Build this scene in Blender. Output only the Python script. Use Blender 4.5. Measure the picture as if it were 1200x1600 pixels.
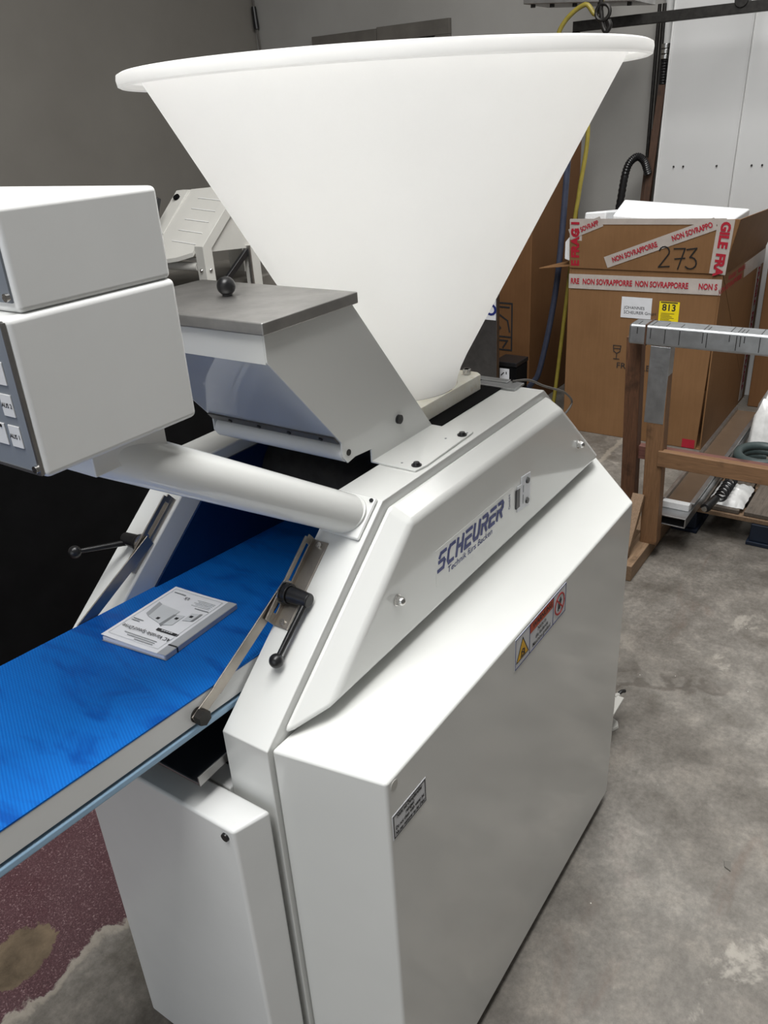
import bpy, bmesh, math, random
from mathutils import Vector, Matrix
random.seed(7)
for o in list(bpy.data.objects): bpy.data.objects.remove(o)
scene = bpy.context.scene
COL = scene.collection

# ------------------------------------------------------------------ camera
cam_d = bpy.data.cameras.new('camera'); cam = bpy.data.objects.new('camera', cam_d); COL.objects.link(cam)
cam_d.sensor_fit = 'VERTICAL'; cam_d.sensor_height = 36.0; cam_d.sensor_width = 27.0
cam_d.lens = 1256.72 / 1600 * 36.0
cam_d.clip_start = 0.02; cam_d.clip_end = 60
RX = (0.56046576, -0.82627343, -0.05612798)      # image right
RY = (-0.39500688, -0.20713733, -0.89502161)     # image down
RZ = (0.72790638, 0.52379991, -0.44247707)       # view direction
cam.matrix_world = Matrix(((RX[0], -RY[0], -RZ[0], -0.677), (RX[1], -RY[1], -RZ[1], -0.5125),
                           (RX[2], -RY[2], -RZ[2], 1.802), (0, 0, 0, 1)))
scene.camera = cam

# ------------------------------------------------------------------ light
world = bpy.data.worlds.new('world'); scene.world = world; world.use_nodes = True
world.node_tree.nodes['Background'].inputs[0].default_value = (0.80, 0.88, 1.0, 1)
world.node_tree.nodes['Background'].inputs[1].default_value = 0.25
CEIL = 4.6
ADDED_ROOF_LIGHTS = [(-2.3, 2.9, -0.68, 0.95, 268), (3.2, 4.7, -1.6, 0.6, 38)]     # x0,x1,y0,y1,power: unseen roof lights, added and sized to shape the shading
ADDED_OPENING = (-2.2, 2.2, 0.0, 3.4)                                          # y0,y1,z0,z1: unseen opening added to bring in light from the front
def area(name, loc, rot, sx, sy, power, col=(1, 1, 1)):
    l = bpy.data.lights.new(name, 'AREA'); l.shape = 'RECTANGLE'; l.size = sx; l.size_y = sy; l.energy = power; l.color = col
    o = bpy.data.objects.new(name, l); COL.objects.link(o); o.location = loc; o.rotation_euler = rot; return o
for x0, x1, y0, y1, p in ADDED_ROOF_LIGHTS:
    area('added_roof_light', ((x0+x1)/2, (y0+y1)/2, CEIL-0.02), (0, 0, 0), x1-x0, y1-y0, p, (1.0, 0.995, 0.975))
area('added_front_light', (-4.45, (ADDED_OPENING[0]+ADDED_OPENING[1])/2, (ADDED_OPENING[2]+ADDED_OPENING[3])/2), (0, -math.pi/2, 0), ADDED_OPENING[3]-ADDED_OPENING[2], ADDED_OPENING[1]-ADDED_OPENING[0], 40, (0.93, 0.97, 1.0))  # added lamp in the unseen opening, brightens the front faces
vs = scene.view_settings
vs.view_transform = 'Standard'; vs.look = 'None'; vs.gamma = 1.0; vs.use_curve_mapping = False; vs.exposure = 0.24

# ------------------------------------------------------------------ node helpers and materials
def lin(r, g, b):
    f = lambda c: (c/255/12.92) if c/255 <= 0.04045 else ((c/255+0.055)/1.055)**2.4
    return (f(r), f(g), f(b), 1)
class NT:
    def __init__(s, name):
        s.m = bpy.data.materials.new(name); s.m.use_nodes = True; s.t = s.m.node_tree; s.b = s.t.nodes['Principled BSDF']
        s.out = s.t.nodes['Material Output']
    def n(s, typ, **kw):
        nd = s.t.nodes.new(typ)
        for k, v in kw.items(): setattr(nd, k, v)
        return nd
    def l(s, a, b): s.t.links.new(a, b)
    def pos(s): return s.n('ShaderNodeNewGeometry').outputs['Position']
    def mapping(s, vec, scale=(1, 1, 1), loc=(0, 0, 0), rot=(0, 0, 0)):
        m = s.n('ShaderNodeMapping'); m.inputs['Scale'].default_value = scale; m.inputs['Location'].default_value = loc; m.inputs['Rotation'].default_value = rot
        s.l(vec, m.inputs['Vector']); return m.outputs[0]
    def noise(s, vec, scale, detail=4, rough=0.55, dist=0):
        k = s.n('ShaderNodeTexNoise'); k.inputs['Scale'].default_value = scale; k.inputs['Detail'].default_value = detail
        k.inputs['Roughness'].default_value = rough; k.inputs['Distortion'].default_value = dist; s.l(vec, k.inputs['Vector']); return k.outputs['Fac']
    def ramp(s, fac, stops, interp='LINEAR'):
        r = s.n('ShaderNodeValToRGB'); r.color_ramp.interpolation = interp
        e = r.color_ramp.elements
        while len(e) < len(stops): e.new(0.5)
        for i, (p, c) in enumerate(stops):
            e[i].position = p; e[i].color = c if len(c) == 4 else (*c, 1)
        s.l(fac, r.inputs[0]); return r.outputs[0]
    def math(s, op, a, b=0.0, clamp=False):
        m = s.n('ShaderNodeMath', operation=op); m.use_clamp = clamp
        for i, v in enumerate((a, b)):
            if isinstance(v, (int, float)): m.inputs[i].default_value = v
            else: s.l(v, m.inputs[i])
        return m.outputs[0]
    def mix(s, fac, a, b, mode='MIX'):
        m = s.n('ShaderNodeMix', data_type='RGBA', blend_type=mode)
        for sock, v in ((m.inputs[0], fac), (m.inputs[6], a), (m.inputs[7], b)):
            if isinstance(v, (int, float)): sock.default_value = v
            elif isinstance(v, tuple): sock.default_value = v
            else: s.l(v, sock)
        return m.outputs[2]
    def smooth(s, v, lo, hi):
        r = s.n('ShaderNodeMapRange', interpolation_type='SMOOTHSTEP'); r.inputs[1].default_value = lo; r.inputs[2].default_value = hi
        s.l(v, r.inputs[0]); return r.outputs[0]
    def bump(s, h, strength=0.2, dist=0.01):
        b = s.n('ShaderNodeBump'); b.inputs['Strength'].default_value = strength; b.inputs['Distance'].default_value = dist
        s.l(h, b.inputs['Height']); s.l(b.outputs[0], s.b.inputs['Normal'])
    def set(s, **kw):
        for k, v in kw.items():
            sock = s.b.inputs[k.replace('_', ' ')]
            if isinstance(v, (int, float, tuple)): sock.default_value = v
            else: s.l(v, sock)
        return s
M = {}
def simple(key, col, rough=0.5, metal=0.0, var=0.06, scale=30, bump=0.0, **kw):
    t = NT(key); p = t.pos(); nz = t.noise(p, scale, 5)
    d = tuple(c*(1-var) for c in col[:3]) + (1,); e = tuple(min(1, c*(1+var)) for c in col[:3]) + (1,)
    t.set(Base_Color=t.ramp(nz, [(0.3, d), (0.7, e)]), Roughness=rough, Metallic=metal, **kw)
    if bump: t.bump(nz, bump, 0.004)
    M[key] = t.m; return t
# white powder-coated sheet metal, faint orange peel
t = NT('white_paint'); p = t.pos()
t.set(Base_Color=t.ramp(t.noise(p, 3.0, 3), [(0.3, (0.69, 0.695, 0.675, 1)), (0.7, (0.72, 0.725, 0.705, 1))]), Roughness=t.ramp(t.noise(p, 14, 4), [(0.3, (0.09, 0.09, 0.09, 1)), (0.7, (0.15, 0.15, 0.15, 1))]), Coat_Weight=0.15, Coat_Roughness=0.05)
t.bump(t.noise(p, 160, 2), 0.02, 0.002); M['white'] = t.m
simple('white_satin', (0.75, 0.755, 0.745), 0.28, var=0.02, scale=8)
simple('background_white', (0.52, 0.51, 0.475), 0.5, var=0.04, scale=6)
# translucent hopper plastic
t = NT('hopper_plastic'); p = t.pos()
t.set(Base_Color=t.ramp(t.noise(p, 5, 4), [(0.35, (0.90, 0.90, 0.89, 1)), (0.65, (0.93, 0.93, 0.92, 1))]), Roughness=0.45)
tr = t.n('ShaderNodeBsdfTranslucent'); tr.inputs[0].default_value = (0.95, 0.945, 0.935, 1)
mx = t.n('ShaderNodeMixShader'); mx.inputs[0].default_value = 0.5
t.l(t.b.outputs[0], mx.inputs[1]); t.l(tr.outputs[0], mx.inputs[2]); t.l(mx.outputs[0], t.out.inputs[0]); M['hopper'] = t.m
t = NT('nylon'); p = t.pos(); t.set(Base_Color=t.ramp(t.noise(p, 22, 5), [(0.35, lin(236, 231, 214)), (0.62, lin(244, 241, 230)), (0.85, lin(215, 200, 165))]), Roughness=0.5, Subsurface_Weight=0.15, Subsurface_Radius=(0.01, 0.008, 0.005)); M['nylon'] = t.m
# brushed stainless
def steel(key, col, rough, stretch=(4, 160, 160), bump=0.04):
    t = NT(key); p = t.pos(); g = t.noise(t.mapping(p, stretch), 6, 4, 0.6); bl = t.noise(p, 18, 4)
    c = t.mix(t.ramp(bl, [(0.35, (0, 0, 0, 1)), (0.7, (1, 1, 1, 1))]), tuple(v*0.78 for v in col[:3])+(1,), col)
    t.set(Base_Color=c, Metallic=1.0, Roughness=t.math('ADD', t.math('MULTIPLY', g, 0.22), rough - 0.08)); t.bump(g, bump, 0.001); M[key] = t.m
steel('steel', (0.42, 0.41, 0.40, 1), 0.36)
steel('steel_panel', (0.30, 0.30, 0.31, 1), 0.28, (120, 120, 5))
steel('steel_bright', (0.68, 0.67, 0.65, 1), 0.22, (90, 90, 90))
steel('steel_lid', (0.50, 0.49, 0.475, 1), 0.40, (140, 5, 140))
steel('steel_arm', (0.46, 0.42, 0.37, 1), 0.40, (20, 20, 20))
steel('aluminium', (0.55, 0.56, 0.57, 1), 0.34, (3, 120, 120))
steel('galvanised', (0.58, 0.60, 0.62, 1), 0.40, (14, 14, 14))
simple('black_plastic', (0.012, 0.012, 0.013), 0.32, var=0.2, scale=80)
simple('black_matt', (0.003, 0.003, 0.0033), 0.8, var=0.3, scale=12, Specular_IOR_Level=0.1)
simple('black_dark_metal', (0.03, 0.028, 0.026), 0.45, 0.6, var=0.3, scale=40)
simple('hinge_grey', (0.10, 0.096, 0.09), 0.4, 0.3, var=0.1)
simple('interior_black', (0.008, 0.008, 0.010), 0.35, var=0.2, scale=10)
simple('print_black', (0.02, 0.02, 0.022), 0.6, var=0.1)
simple('print_grey', (0.25, 0.26, 0.27), 0.6, var=0.1)
simple('marker_black', (0.012, 0.012, 0.012), 0.5, var=0.1)
simple('print_blue', lin(28, 42, 112), 0.45, var=0.08)
simple('print_red', lin(170, 28, 48), 0.55, var=0.1)
simple('sign_orange', lin(196, 72, 30), 0.5, var=0.05)
simple('sign_red', lin(190, 40, 40), 0.5, var=0.05)
simple('sign_yellow', lin(235, 180, 20), 0.5, var=0.05)
simple('label_yellow', lin(240, 215, 20), 0.5, var=0.04)
simple('label_white', (0.72, 0.73, 0.76), 0.5, var=0.03)
simple('label_film', (0.66, 0.67, 0.68), 0.25, var=0.02)
simple('paper', (0.84, 0.85, 0.88), 0.55, var=0.02)
simple('paper_grey', (0.42, 0.43, 0.45), 0.5, var=0.04)
simple('drawing_light', (0.62, 0.64, 0.66), 0.6, var=0.03)
simple('panel_grey_blue', (0.20, 0.22, 0.25), 0.4, var=0.04)
simple('key_white', (0.70, 0.70, 0.70), 0.45, var=0.03)
simple('tape', (0.47, 0.42, 0.385), 0.28, var=0.08, scale=20, bump=0.25)
simple('foam', (0.86, 0.87, 0.88), 0.8, var=0.04, scale=120, bump=0.5)
simple('rubber_green', (0.045, 0.065, 0.065), 0.5, var=0.15)
simple('hose_yellow', lin(142, 128, 52), 0.45, var=0.15)
simple('hose_blue', lin(60, 65, 82), 0.30, var=0.15)
simple('cable_grey', (0.12, 0.11, 0.10), 0.5, var=0.1)
simple('pallet_blue', lin(14, 28, 48), 0.6, var=0.25, scale=14)
simple('plastic_wrap', (0.66, 0.66, 0.65), 0.2, var=0.15, scale=16, bump=0.6)
simple('wall_panel_white', (0.56, 0.56, 0.555), 0.35, var=0.02, scale=3)
simple('pvc_white', (0.65, 0.65, 0.64), 0.4, var=0.03)
simple('plate_dark', (0.13, 0.12, 0.105), 0.6, var=0.2, scale=6)
simple('trough_brown', (0.115, 0.078, 0.052), 0.25, var=0.12, scale=6)
simple('ceiling_paint', (0.55, 0.55, 0.54), 0.8, var=0.03, scale=2)
# hood window: tinted clear plastic
t = NT('tinted_plastic'); p = t.pos()
t.set(Base_Color=t.ramp(t.noise(p, 4, 2), [(0.4, (0.60, 0.63, 0.67, 1)), (0.6, (0.66, 0.69, 0.73, 1))]), Roughness=0.04, IOR=1.5)
tp = t.n('ShaderNodeBsdfTransparent'); tp.inputs[0].default_value = (0.85, 0.9, 1.0, 1)
mx = t.n('ShaderNodeMixShader'); mx.inputs[0].default_value = 0.25
t.l(t.b.outputs[0], mx.inputs[1]); t.l(tp.outputs[0], mx.inputs[2]); t.l(mx.outputs[0], t.out.inputs[0]); M['tinted'] = t.m
# cardboard
def cardboard(key, c1, c2):
    t = NT(key); p = t.pos(); a = t.noise(p, 3.2, 5, 0.6); b = t.noise(t.mapping(p, (1, 1, 0.05)), 90, 3)
    c = t.mix(0.25, t.ramp(a, [(0.3, c1), (0.7, c2)]), t.ramp(b, [(0.35, c1), (0.65, c2)]))
    t.set(Base_Color=c, Roughness=0.62, Specular_IOR_Level=0.3); t.bump(b, 0.06, 0.003); M[key] = t.m
cardboard('cardboard', lin(120, 87, 56), lin(136, 101, 68))
cardboard('cardboard_brown', lin(100, 69, 42), lin(116, 82, 52))
# timber
def wood(key, c1, c2, stretch):
    t = NT(key); p = t.pos(); g = t.noise(t.mapping(p, stretch), 5, 6, 0.65, 1.2); s2 = t.noise(p, 9, 4)
    c = t.ramp(g, [(0.3, c1), (0.7, c2)]); c = t.mix(t.smooth(s2, 0.58, 0.75), c, tuple(v*0.55 for v in c1[:3])+(1,))
    t.set(Base_Color=c, Roughness=0.62); t.bump(g, 0.2, 0.003); M[key] = t.m
wood('wood_leg', lin(106, 76, 50), lin(142, 106, 74), (30, 30, 1.5))
wood('wood_dark', lin(76, 50, 33), lin(114, 78, 54), (30, 30, 1.5))
wood('wood_rail', lin(108, 79, 53), lin(142, 107, 76), (30, 1.5, 30))
wood('wood_red_rail', lin(98, 62, 56), lin(136, 92, 82), (30, 1.5, 30))
wood('wood_pale', lin(116, 92, 70), lin(152, 126, 100), (1.5, 30, 30))
wood('wood_grey', lin(80, 72, 64), lin(116, 106, 96), (1.5, 30, 30))
wood('wood_strip', lin(50, 34, 24), lin(86, 58, 40), (30, 30, 1.2))
# blue woven conveyor belt: twill dots, greasy smears
t = NT('blue_belt'); p = t.pos()
m1 = t.mapping(p, (1, 1, 0), rot=(0, 0, 0.0))
sx = t.n('ShaderNodeSeparateXYZ'); t.l(m1, sx.inputs[0])
K = 2*math.pi/0.0048
w1 = t.math('SINE', t.math('MULTIPLY', t.math('ADD', sx.outputs[0], t.math('MULTIPLY', sx.outputs[1], 0.5)), K))
w2 = t.math('SINE', t.math('MULTIPLY', sx.outputs[1], K*1.0))
wv = t.math('ADD', t.math('MULTIPLY', t.math('MULTIPLY', w1, w2), 0.5), 0.5)
sm = t.smooth(t.noise(t.mapping(p, (3, 1, 1)), 5.5, 5, 0.6, 0.6), 0.46, 0.66)
dark = t.mix(sm, (0.0005, 0.074, 0.36, 1), (0.0004, 0.054, 0.28, 1)); lite = t.mix(sm, (0.002, 0.165, 0.56, 1), (0.001, 0.085, 0.38, 1))
t.set(Base_Color=t.mix(wv, dark, lite), Roughness=t.math('SUBTRACT', 0.55, t.math('MULTIPLY', sm, 0.18)), Specular_IOR_Level=0.18)
t.bump(wv, 0.5, 0.0012); M['belt'] = t.m
simple('belt_underside', lin(150, 182, 208), 0.4, var=0.05)
simple('belt_reflection_blue', (0.004, 0.02, 0.075), 0.25, var=0.1, scale=6)  # black inner wall with the belt's blue reflection put into its colour
# floor: worn concrete, patch of maroon terrazzo
t = NT('floor_concrete'); p = t.pos(); sp = t.n('ShaderNodeSeparateXYZ'); t.l(p, sp.inputs[0])
big = t.noise(p, 1.7, 6, 0.62, 0.3); med = t.noise(p, 7, 8, 0.7, 0.2); fine = t.noise(p, 60, 7, 0.75)
c = t.ramp(big, [(0.30, lin(150, 143, 134)), (0.50, lin(172, 166, 157)), (0.70, lin(190, 185, 177))])
c = t.mix(0.80, c, t.ramp(med, [(0.30, lin(84, 80, 74)), (0.5, lin(128, 127, 126)), (0.70, lin(172, 170, 168))]), 'OVERLAY')
c = t.mix(0.55, c, t.ramp(fine, [(0.32, lin(84, 82, 80)), (0.68, lin(172, 172, 172))]), 'OVERLAY')
st = t.smooth(t.noise(t.mapping(p, (0.6, 2.2, 1), (3.1, 0.4, 0)), 2.4, 5, 0.6, 0.8), 0.60, 0.72)
c = t.mix(t.math('MULTIPLY', st, 0.35), c, lin(104, 84, 72))
wp = t.n('ShaderNodeVectorMath', operation='ADD'); t.l(p, wp.inputs[0])
nv = t.n('ShaderNodeTexNoise'); nv.inputs['Scale'].default_value = 3.5; nv.inputs['Detail'].default_value = 6; t.l(p, nv.inputs['Vector'])
sc = t.n('ShaderNodeVectorMath', operation='SCALE'); sc.inputs['Scale'].default_value = 0.45; t.l(nv.outputs['Color'], sc.inputs[0]); t.l(sc.outputs[0], wp.inputs[1])
vo = t.n('ShaderNodeTexVoronoi', feature='DISTANCE_TO_EDGE'); vo.inputs['Scale'].default_value = 0.85; t.l(wp.outputs[0], vo.inputs['Vector'])
crack = t.math('SUBTRACT', 1.0, t.smooth(vo.outputs['Distance'], 0.003, 0.016))
crack = t.math('MULTIPLY', crack, t.smooth(t.noise(p, 1.1, 3), 0.48, 0.62))
c = t.mix(t.math('MULTIPLY', crack, 0.55), c, lin(66, 58, 50))
pale = t.smooth(t.noise(t.mapping(p, (1, 1, 1), (7.7, 2.0, 0)), 3.0, 6, 0.7, 0.6), 0.60, 0.68)
c = t.mix(t.math('MULTIPLY', pale, 0.55), c, lin(178, 172, 162))
spk = t.n('ShaderNodeTexVoronoi'); spk.inputs['Scale'].default_value = 26; t.l(p, spk.inputs['Vector'])
c = t.mix(t.math('MULTIPLY', t.math('SUBTRACT', 1.0, t.smooth(spk.outputs['Distance'], 0.03, 0.06)), t.smooth(t.noise(p, 5, 2), 0.60, 0.62)), c, lin(215, 212, 205))
# terrazzo
ter = t.n('ShaderNodeTexVoronoi'); ter.inputs['Scale'].default_value = 260; t.l(p, ter.inputs['Vector'])
tc = t.ramp(t.math('ADD', t.math('MULTIPLY', ter.outputs['Distance'], 0.5), t.math('MULTIPLY', t.noise(p, 260, 3), 0.6)), [(0.35, lin(60, 36, 40)), (0.66, lin(84, 56, 60)), (0.90, lin(150, 128, 128))])
edge = t.math('ADD', sp.outputs[1], t.math('MULTIPLY', t.math('SUBTRACT', t.noise(p, 9, 6, 0.65, 0.4), 0.5), 0.13))
msk = t.math('MULTIPLY', t.smooth(edge, 0.905, 0.915), t.math('SUBTRACT', 1.0, t.smooth(sp.outputs[0], 1.0, 1.05)))
dx = t.math('MULTIPLY', t.math('ADD', sp.outputs[0], 0.175), 10.0); dy = t.math('MULTIPLY', t.math('SUBTRACT', sp.outputs[1], 1.04), 13.0)
dd = t.math('ADD', t.math('ADD', t.math('MULTIPLY', dx, dx), t.math('MULTIPLY', dy, dy)), t.math('MULTIPLY', t.math('SUBTRACT', t.noise(p, 16, 5, 0.7), 0.5), 2.2))
patch = t.math('SUBTRACT', 1.0, t.smooth(dd, 0.85, 1.0))
tc = t.mix(patch, tc, t.mix(0.8, lin(118, 104, 86), t.ramp(med, [(0.3, lin(70, 66, 60)), (0.7, lin(190, 185, 176))]), 'OVERLAY'))
rim = t.math('MULTIPLY', t.smooth(edge, 0.88, 0.90), t.math('SUBTRACT', 1.0, t.smooth(edge, 0.918, 0.93)))
c = t.mix(t.math('MULTIPLY', rim, 0.35), c, lin(190, 180, 165))
c = t.mix(msk, c, tc)
t.set(Base_Color=c, Roughness=t.ramp(med, [(0.3, (0.42,)*3), (0.7, (0.68,)*3)]))
t.bump(t.math('ADD', t.math('MULTIPLY', med, 0.7), t.math('ADD', t.math('MULTIPLY', msk, 0.9), t.math('MULTIPLY', crack, -0.6))), 0.35, 0.006); M['floor'] = t.m
t = NT('wall_plaster'); p = t.pos(); t.set(Base_Color=t.ramp(t.noise(p, 1.3, 6, 0.6), [(0.3, (0.33, 0.32, 0.30, 1)), (0.7, (0.38, 0.37, 0.35, 1))]), Roughness=0.8); t.bump(t.noise(p, 40, 4), 0.12, 0.004); M['wall'] = t.m
t = NT('wall_grey_paint'); p = t.pos(); t.set(Base_Color=t.ramp(t.noise(p, 1.3, 6, 0.6), [(0.3, (0.215, 0.200, 0.178, 1)), (0.7, (0.245, 0.230, 0.205, 1))]), Roughness=0.8); t.bump(t.noise(p, 40, 4), 0.12, 0.004); M['wall_grey'] = t.m

simple('wall_dark', (0.18, 0.18, 0.182), 0.8, var=0.08, scale=2)
# ------------------------------------------------------------------ geometry helpers (world coordinates, metres)
WL = {}
def V3(a): return Vector(a)
def box(x0, x1, y0, y1, z0, z1):
    v = [(x, y, z) for x in (x0, x1) for y in (y0, y1) for z in (z0, z1)]
    return v, [(0, 1, 3, 2), (4, 6, 7, 5), (0, 4, 5, 1), (2, 3, 7, 6), (0, 2, 6, 4), (1, 5, 7, 3)]
def put(axis, a, b, c): return (c, a, b) if axis == 0 else ((a, c, b) if axis == 1 else (a, b, c))
def prism(poly, axis, lo, hi):
    n = len(poly); v = [put(axis, a, b, lo) for a, b in poly] + [put(axis, a, b, hi) for a, b in poly]
    return v, [tuple(range(n))[::-1], tuple(range(n, 2*n))] + [(i, (i+1) % n, n+(i+1) % n, n+i) for i in range(n)]
def loft(*rings, caps=True):
    n = len(rings[0]); v = [tuple(p) for r in rings for p in r]; f = []
    for k in range(len(rings)-1):
        f += [(k*n+i, k*n+(i+1) % n, (k+1)*n+(i+1) % n, (k+1)*n+i) for i in range(n)]
    if caps: f += [tuple(range(n))[::-1], tuple(range((len(rings)-1)*n, len(rings)*n))]
    return v, f
def obox(c, u, v, hu, hv, hw):
    c, u, v = V3(c), V3(u).normalized(), V3(v); v = (v - u*v.dot(u)).normalized(); w = u.cross(v)
    vv = [tuple(c + u*(a*hu) + v*(b*hv) + w*(d*hw)) for a in (-1, 1) for b in (-1, 1) for d in (-1, 1)]
    return vv, box(0, 1, 0, 1, 0, 1)[1]
def bar(p0, p1, up, width, thick):
    p0, p1 = V3(p0), V3(p1); return obox((p0+p1)/2, p1-p0, up, (p1-p0).length/2, width/2, thick/2)
def ring(c, d, r, n, up=None):
    d = V3(d).normalized(); up = V3(up) if up else (Vector((0, 0, 1)) if abs(d.z) < 0.9 else Vector((1, 0, 0)))
    a = (up - d*up.dot(d)).normalized(); b = d.cross(a); c = V3(c)
    return [tuple(c + a*(r*math.cos(2*math.pi*i/n)) + b*(r*math.sin(2*math.pi*i/n))) for i in range(n)]
def cyl(p0, p1, r0, r1=None, n=24):
    d = V3(p1)-V3(p0); return loft(ring(p0, d, r0, n), ring(p1, d, r0 if r1 is None else r1, n))
def tube(path, r, n=12):
    P = [V3(p) for p in path]; rings = []; up = None
    for i, p in enumerate(P):
        d = (P[min(i+1, len(P)-1)] - P[max(i-1, 0)]).normalized()
        if up is None: up = Vector((0, 0, 1)) if abs(d.z) < 0.9 else Vector((1, 0, 0))
        up = (up - d*up.dot(d)).normalized(); rings.append(ring(p, d, r[i] if isinstance(r, (list, tuple)) else r, n, up))
    return loft(*rings)
def spline(pts, k=8):
    P = [V3(p) for p in pts]; P = [P[0]*2-P[1]] + P + [P[-1]*2-P[-2]]; out = []
    for i in range(1, len(P)-2):
        a, b, c, d = P[i-1], P[i], P[i+1], P[i+2]
        for s in range(k):
            t_ = s/k; out.append(tuple(0.5*((2*b) + (c-a)*t_ + (2*a-5*b+4*c-d)*t_*t_ + (3*b-a-3*c+d)*t_**3)))
    out.append(tuple(P[-2])); return out
def sphere(c, r, nu=20, nv=12, sz=1.0):
    rings = []
    for j in range(1, nv):
        a = math.pi*j/nv; rings.append([(c[0]+r*math.sin(a)*math.cos(2*math.pi*i/nu), c[1]+r*math.sin(a)*math.sin(2*math.pi*i/nu), c[2]-r*sz*math.cos(a)) for i in range(nu)])
    return loft(*rings)
def lathe(profile, cx, cy, n=96, close=False):
    rings = [[(cx+r*math.cos(2*math.pi*i/n), cy+r*math.sin(2*math.pi*i/n), z) for i in range(n)] for r, z in profile]
    if close: rings.append(rings[0])
    return loft(*rings, caps=False)
def join(*gs):
    v, f = [], []
    for a, b in gs:
        o = len(v); v += list(a); f += [tuple(i+o for i in q) for q in b]
    return v, f
def mesh(name, geo, smooth=38):
    v, f = geo; vs_ = [Vector(p) for p in v]
    lo = Vector([min(p[i] for p in vs_) for i in range(3)]); hi = Vector([max(p[i] for p in vs_) for i in range(3)]); c = (lo+hi)/2
    me = bpy.data.meshes.new(name); me.from_pydata([tuple(p-c) for p in vs_], [], f)
    b = bmesh.new(); b.from_mesh(me); bmesh.ops.remove_doubles(b, verts=b.verts, dist=1e-6); bmesh.ops.recalc_face_normals(b, faces=b.faces); b.to_mesh(me); b.free()
    if smooth:
        for q in me.polygons: q.use_smooth = True
        me.set_sharp_from_angle(angle=math.radians(smooth))
    return me, c
def obj(name, geo, mat, parent=None, bevel=0.0, seg=3, smooth=38, label=None, kind=None):
    me, c = mesh(name, geo, smooth); me.materials.append(M[mat])
    return link(name, me, c, parent, bevel, seg, label, kind)
def link(name, me, c, parent=None, bevel=0.0, seg=3, label=None, kind=None):
    o = bpy.data.objects.new(name, me); COL.objects.link(o); WL[o.name] = Vector(c)
    o.parent = parent; o.location = Vector(c) - (WL[parent.name] if parent else Vector())
    if bevel:
        md = o.modifiers.new('bevel', 'BEVEL'); md.width = bevel; md.segments = seg; md.limit_method = 'ANGLE'; md.angle_limit = math.radians(28); md.harden_normals = True
    if label: o['label'] = label
    if kind: o['kind'] = kind
    return o
def thing(name, loc, label, cat, group=None):
    o = bpy.data.objects.new(name, None); o.empty_display_size = 0.05; COL.objects.link(o); o.location = loc; WL[o.name] = Vector(loc)
    return tag(o, label, cat, group)
def tag(o, label, cat, group=None):
    o['label'] = label; o['category'] = cat
    if group: o['group'] = group
    return o
def structure(name, geo, mat, label=None, parent=None):
    o = obj(name, geo, mat, parent, smooth=0)
    o['kind'] = 'structure'
    if label: o['label'] = label
    return o
def text(name, s, mat, parent, origin, right, up, size, shear=0.0, bold=0.0, align='CENTER', width=1.0, space=1.0):
    cu = bpy.data.curves.new(name, 'FONT'); cu.body = s; cu.size = 1; cu.align_x = align; cu.align_y = 'CENTER'; cu.shear = shear; cu.offset = bold; cu.space_character = space; cu.resolution_u = 3
    tmp = bpy.data.objects.new('tmp', cu); COL.objects.link(tmp); bpy.context.view_layer.update()
    src = bpy.data.meshes.new_from_object(tmp.evaluated_get(bpy.context.evaluated_depsgraph_get()))
    bpy.data.objects.remove(tmp); bpy.data.curves.remove(cu)
    r, u, o = V3(right).normalized(), V3(up).normalized(), V3(origin)
    v = [tuple(o + r*(p.co.x*size*width) + u*(p.co.y*size)) for p in src.vertices]; f = [tuple(q.vertices) for q in src.polygons]
    bpy.data.meshes.remove(src)
    n = r.cross(u)
    me = bpy.data.meshes.new(name); c = sum((Vector(p) for p in v), Vector())/len(v)
    me.from_pydata([tuple(Vector(p)-c) for p in v], [], f); me.materials.append(M[mat])
    return link(name, me, c, parent)
def strokes(name, lines, w, mat, parent, origin, right, up, depth=0.0006):
    """flat pen strokes: polylines in the (right, up) plane"""
    r, u, o = V3(right).normalized(), V3(up).normalized(), V3(origin); n = r.cross(u); gs = []
    for ln in lines:
        ww = w
        for (a, b), (c, d) in zip(ln, ln[1:]):
            p0, p1 = o + r*a + u*b, o + r*c + u*d
            if (p1-p0).length < 1e-7: continue
            e = (p1-p0).normalized()*ww*0.45
            lift_ = n*(2.5e-5*len(gs))
            gs.append(bar(p0-e+lift_, p1+e+lift_, n.cross(e), ww, depth))
    return obj(name, join(*gs), mat, parent, smooth=0)

# ------------------------------------------------------------------ the room
XB, YL, XF, YR = 5.25, 4.77, -4.5, -4.0
structure('floor', box(XF, XB, YR, YL, -0.1, 0.0), 'floor')
structure('wall_back', box(XB, XB+0.15, YR-0.15, YL+0.15, 0, CEIL), 'wall')
structure('wall_left', box(XF, XB, YL, YL+0.15, 0, CEIL), 'wall_grey')
structure('wall_right', box(XF, XB, YR-0.15, YR, 0, CEIL), 'wall_dark')
g0, g1, _, gz = ADDED_OPENING
wf = structure('wall_front', join(box(XF-0.15, XF, YR, g0, 0, CEIL), box(XF-0.15, XF, g1, YL, 0, CEIL), box(XF-0.15, XF, g0, g1, gz, CEIL)), 'wall')
structure('trim_1', join(box(XF-0.02, XF+0.04, g0-0.08, g0, 0, gz+0.08), box(XF-0.02, XF+0.04, g1, g1+0.08, 0, gz+0.08), box(XF-0.02, XF+0.04, g0, g1, gz, gz+0.08)), 'galvanised')  # frame built round the added opening, out of view
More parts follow.
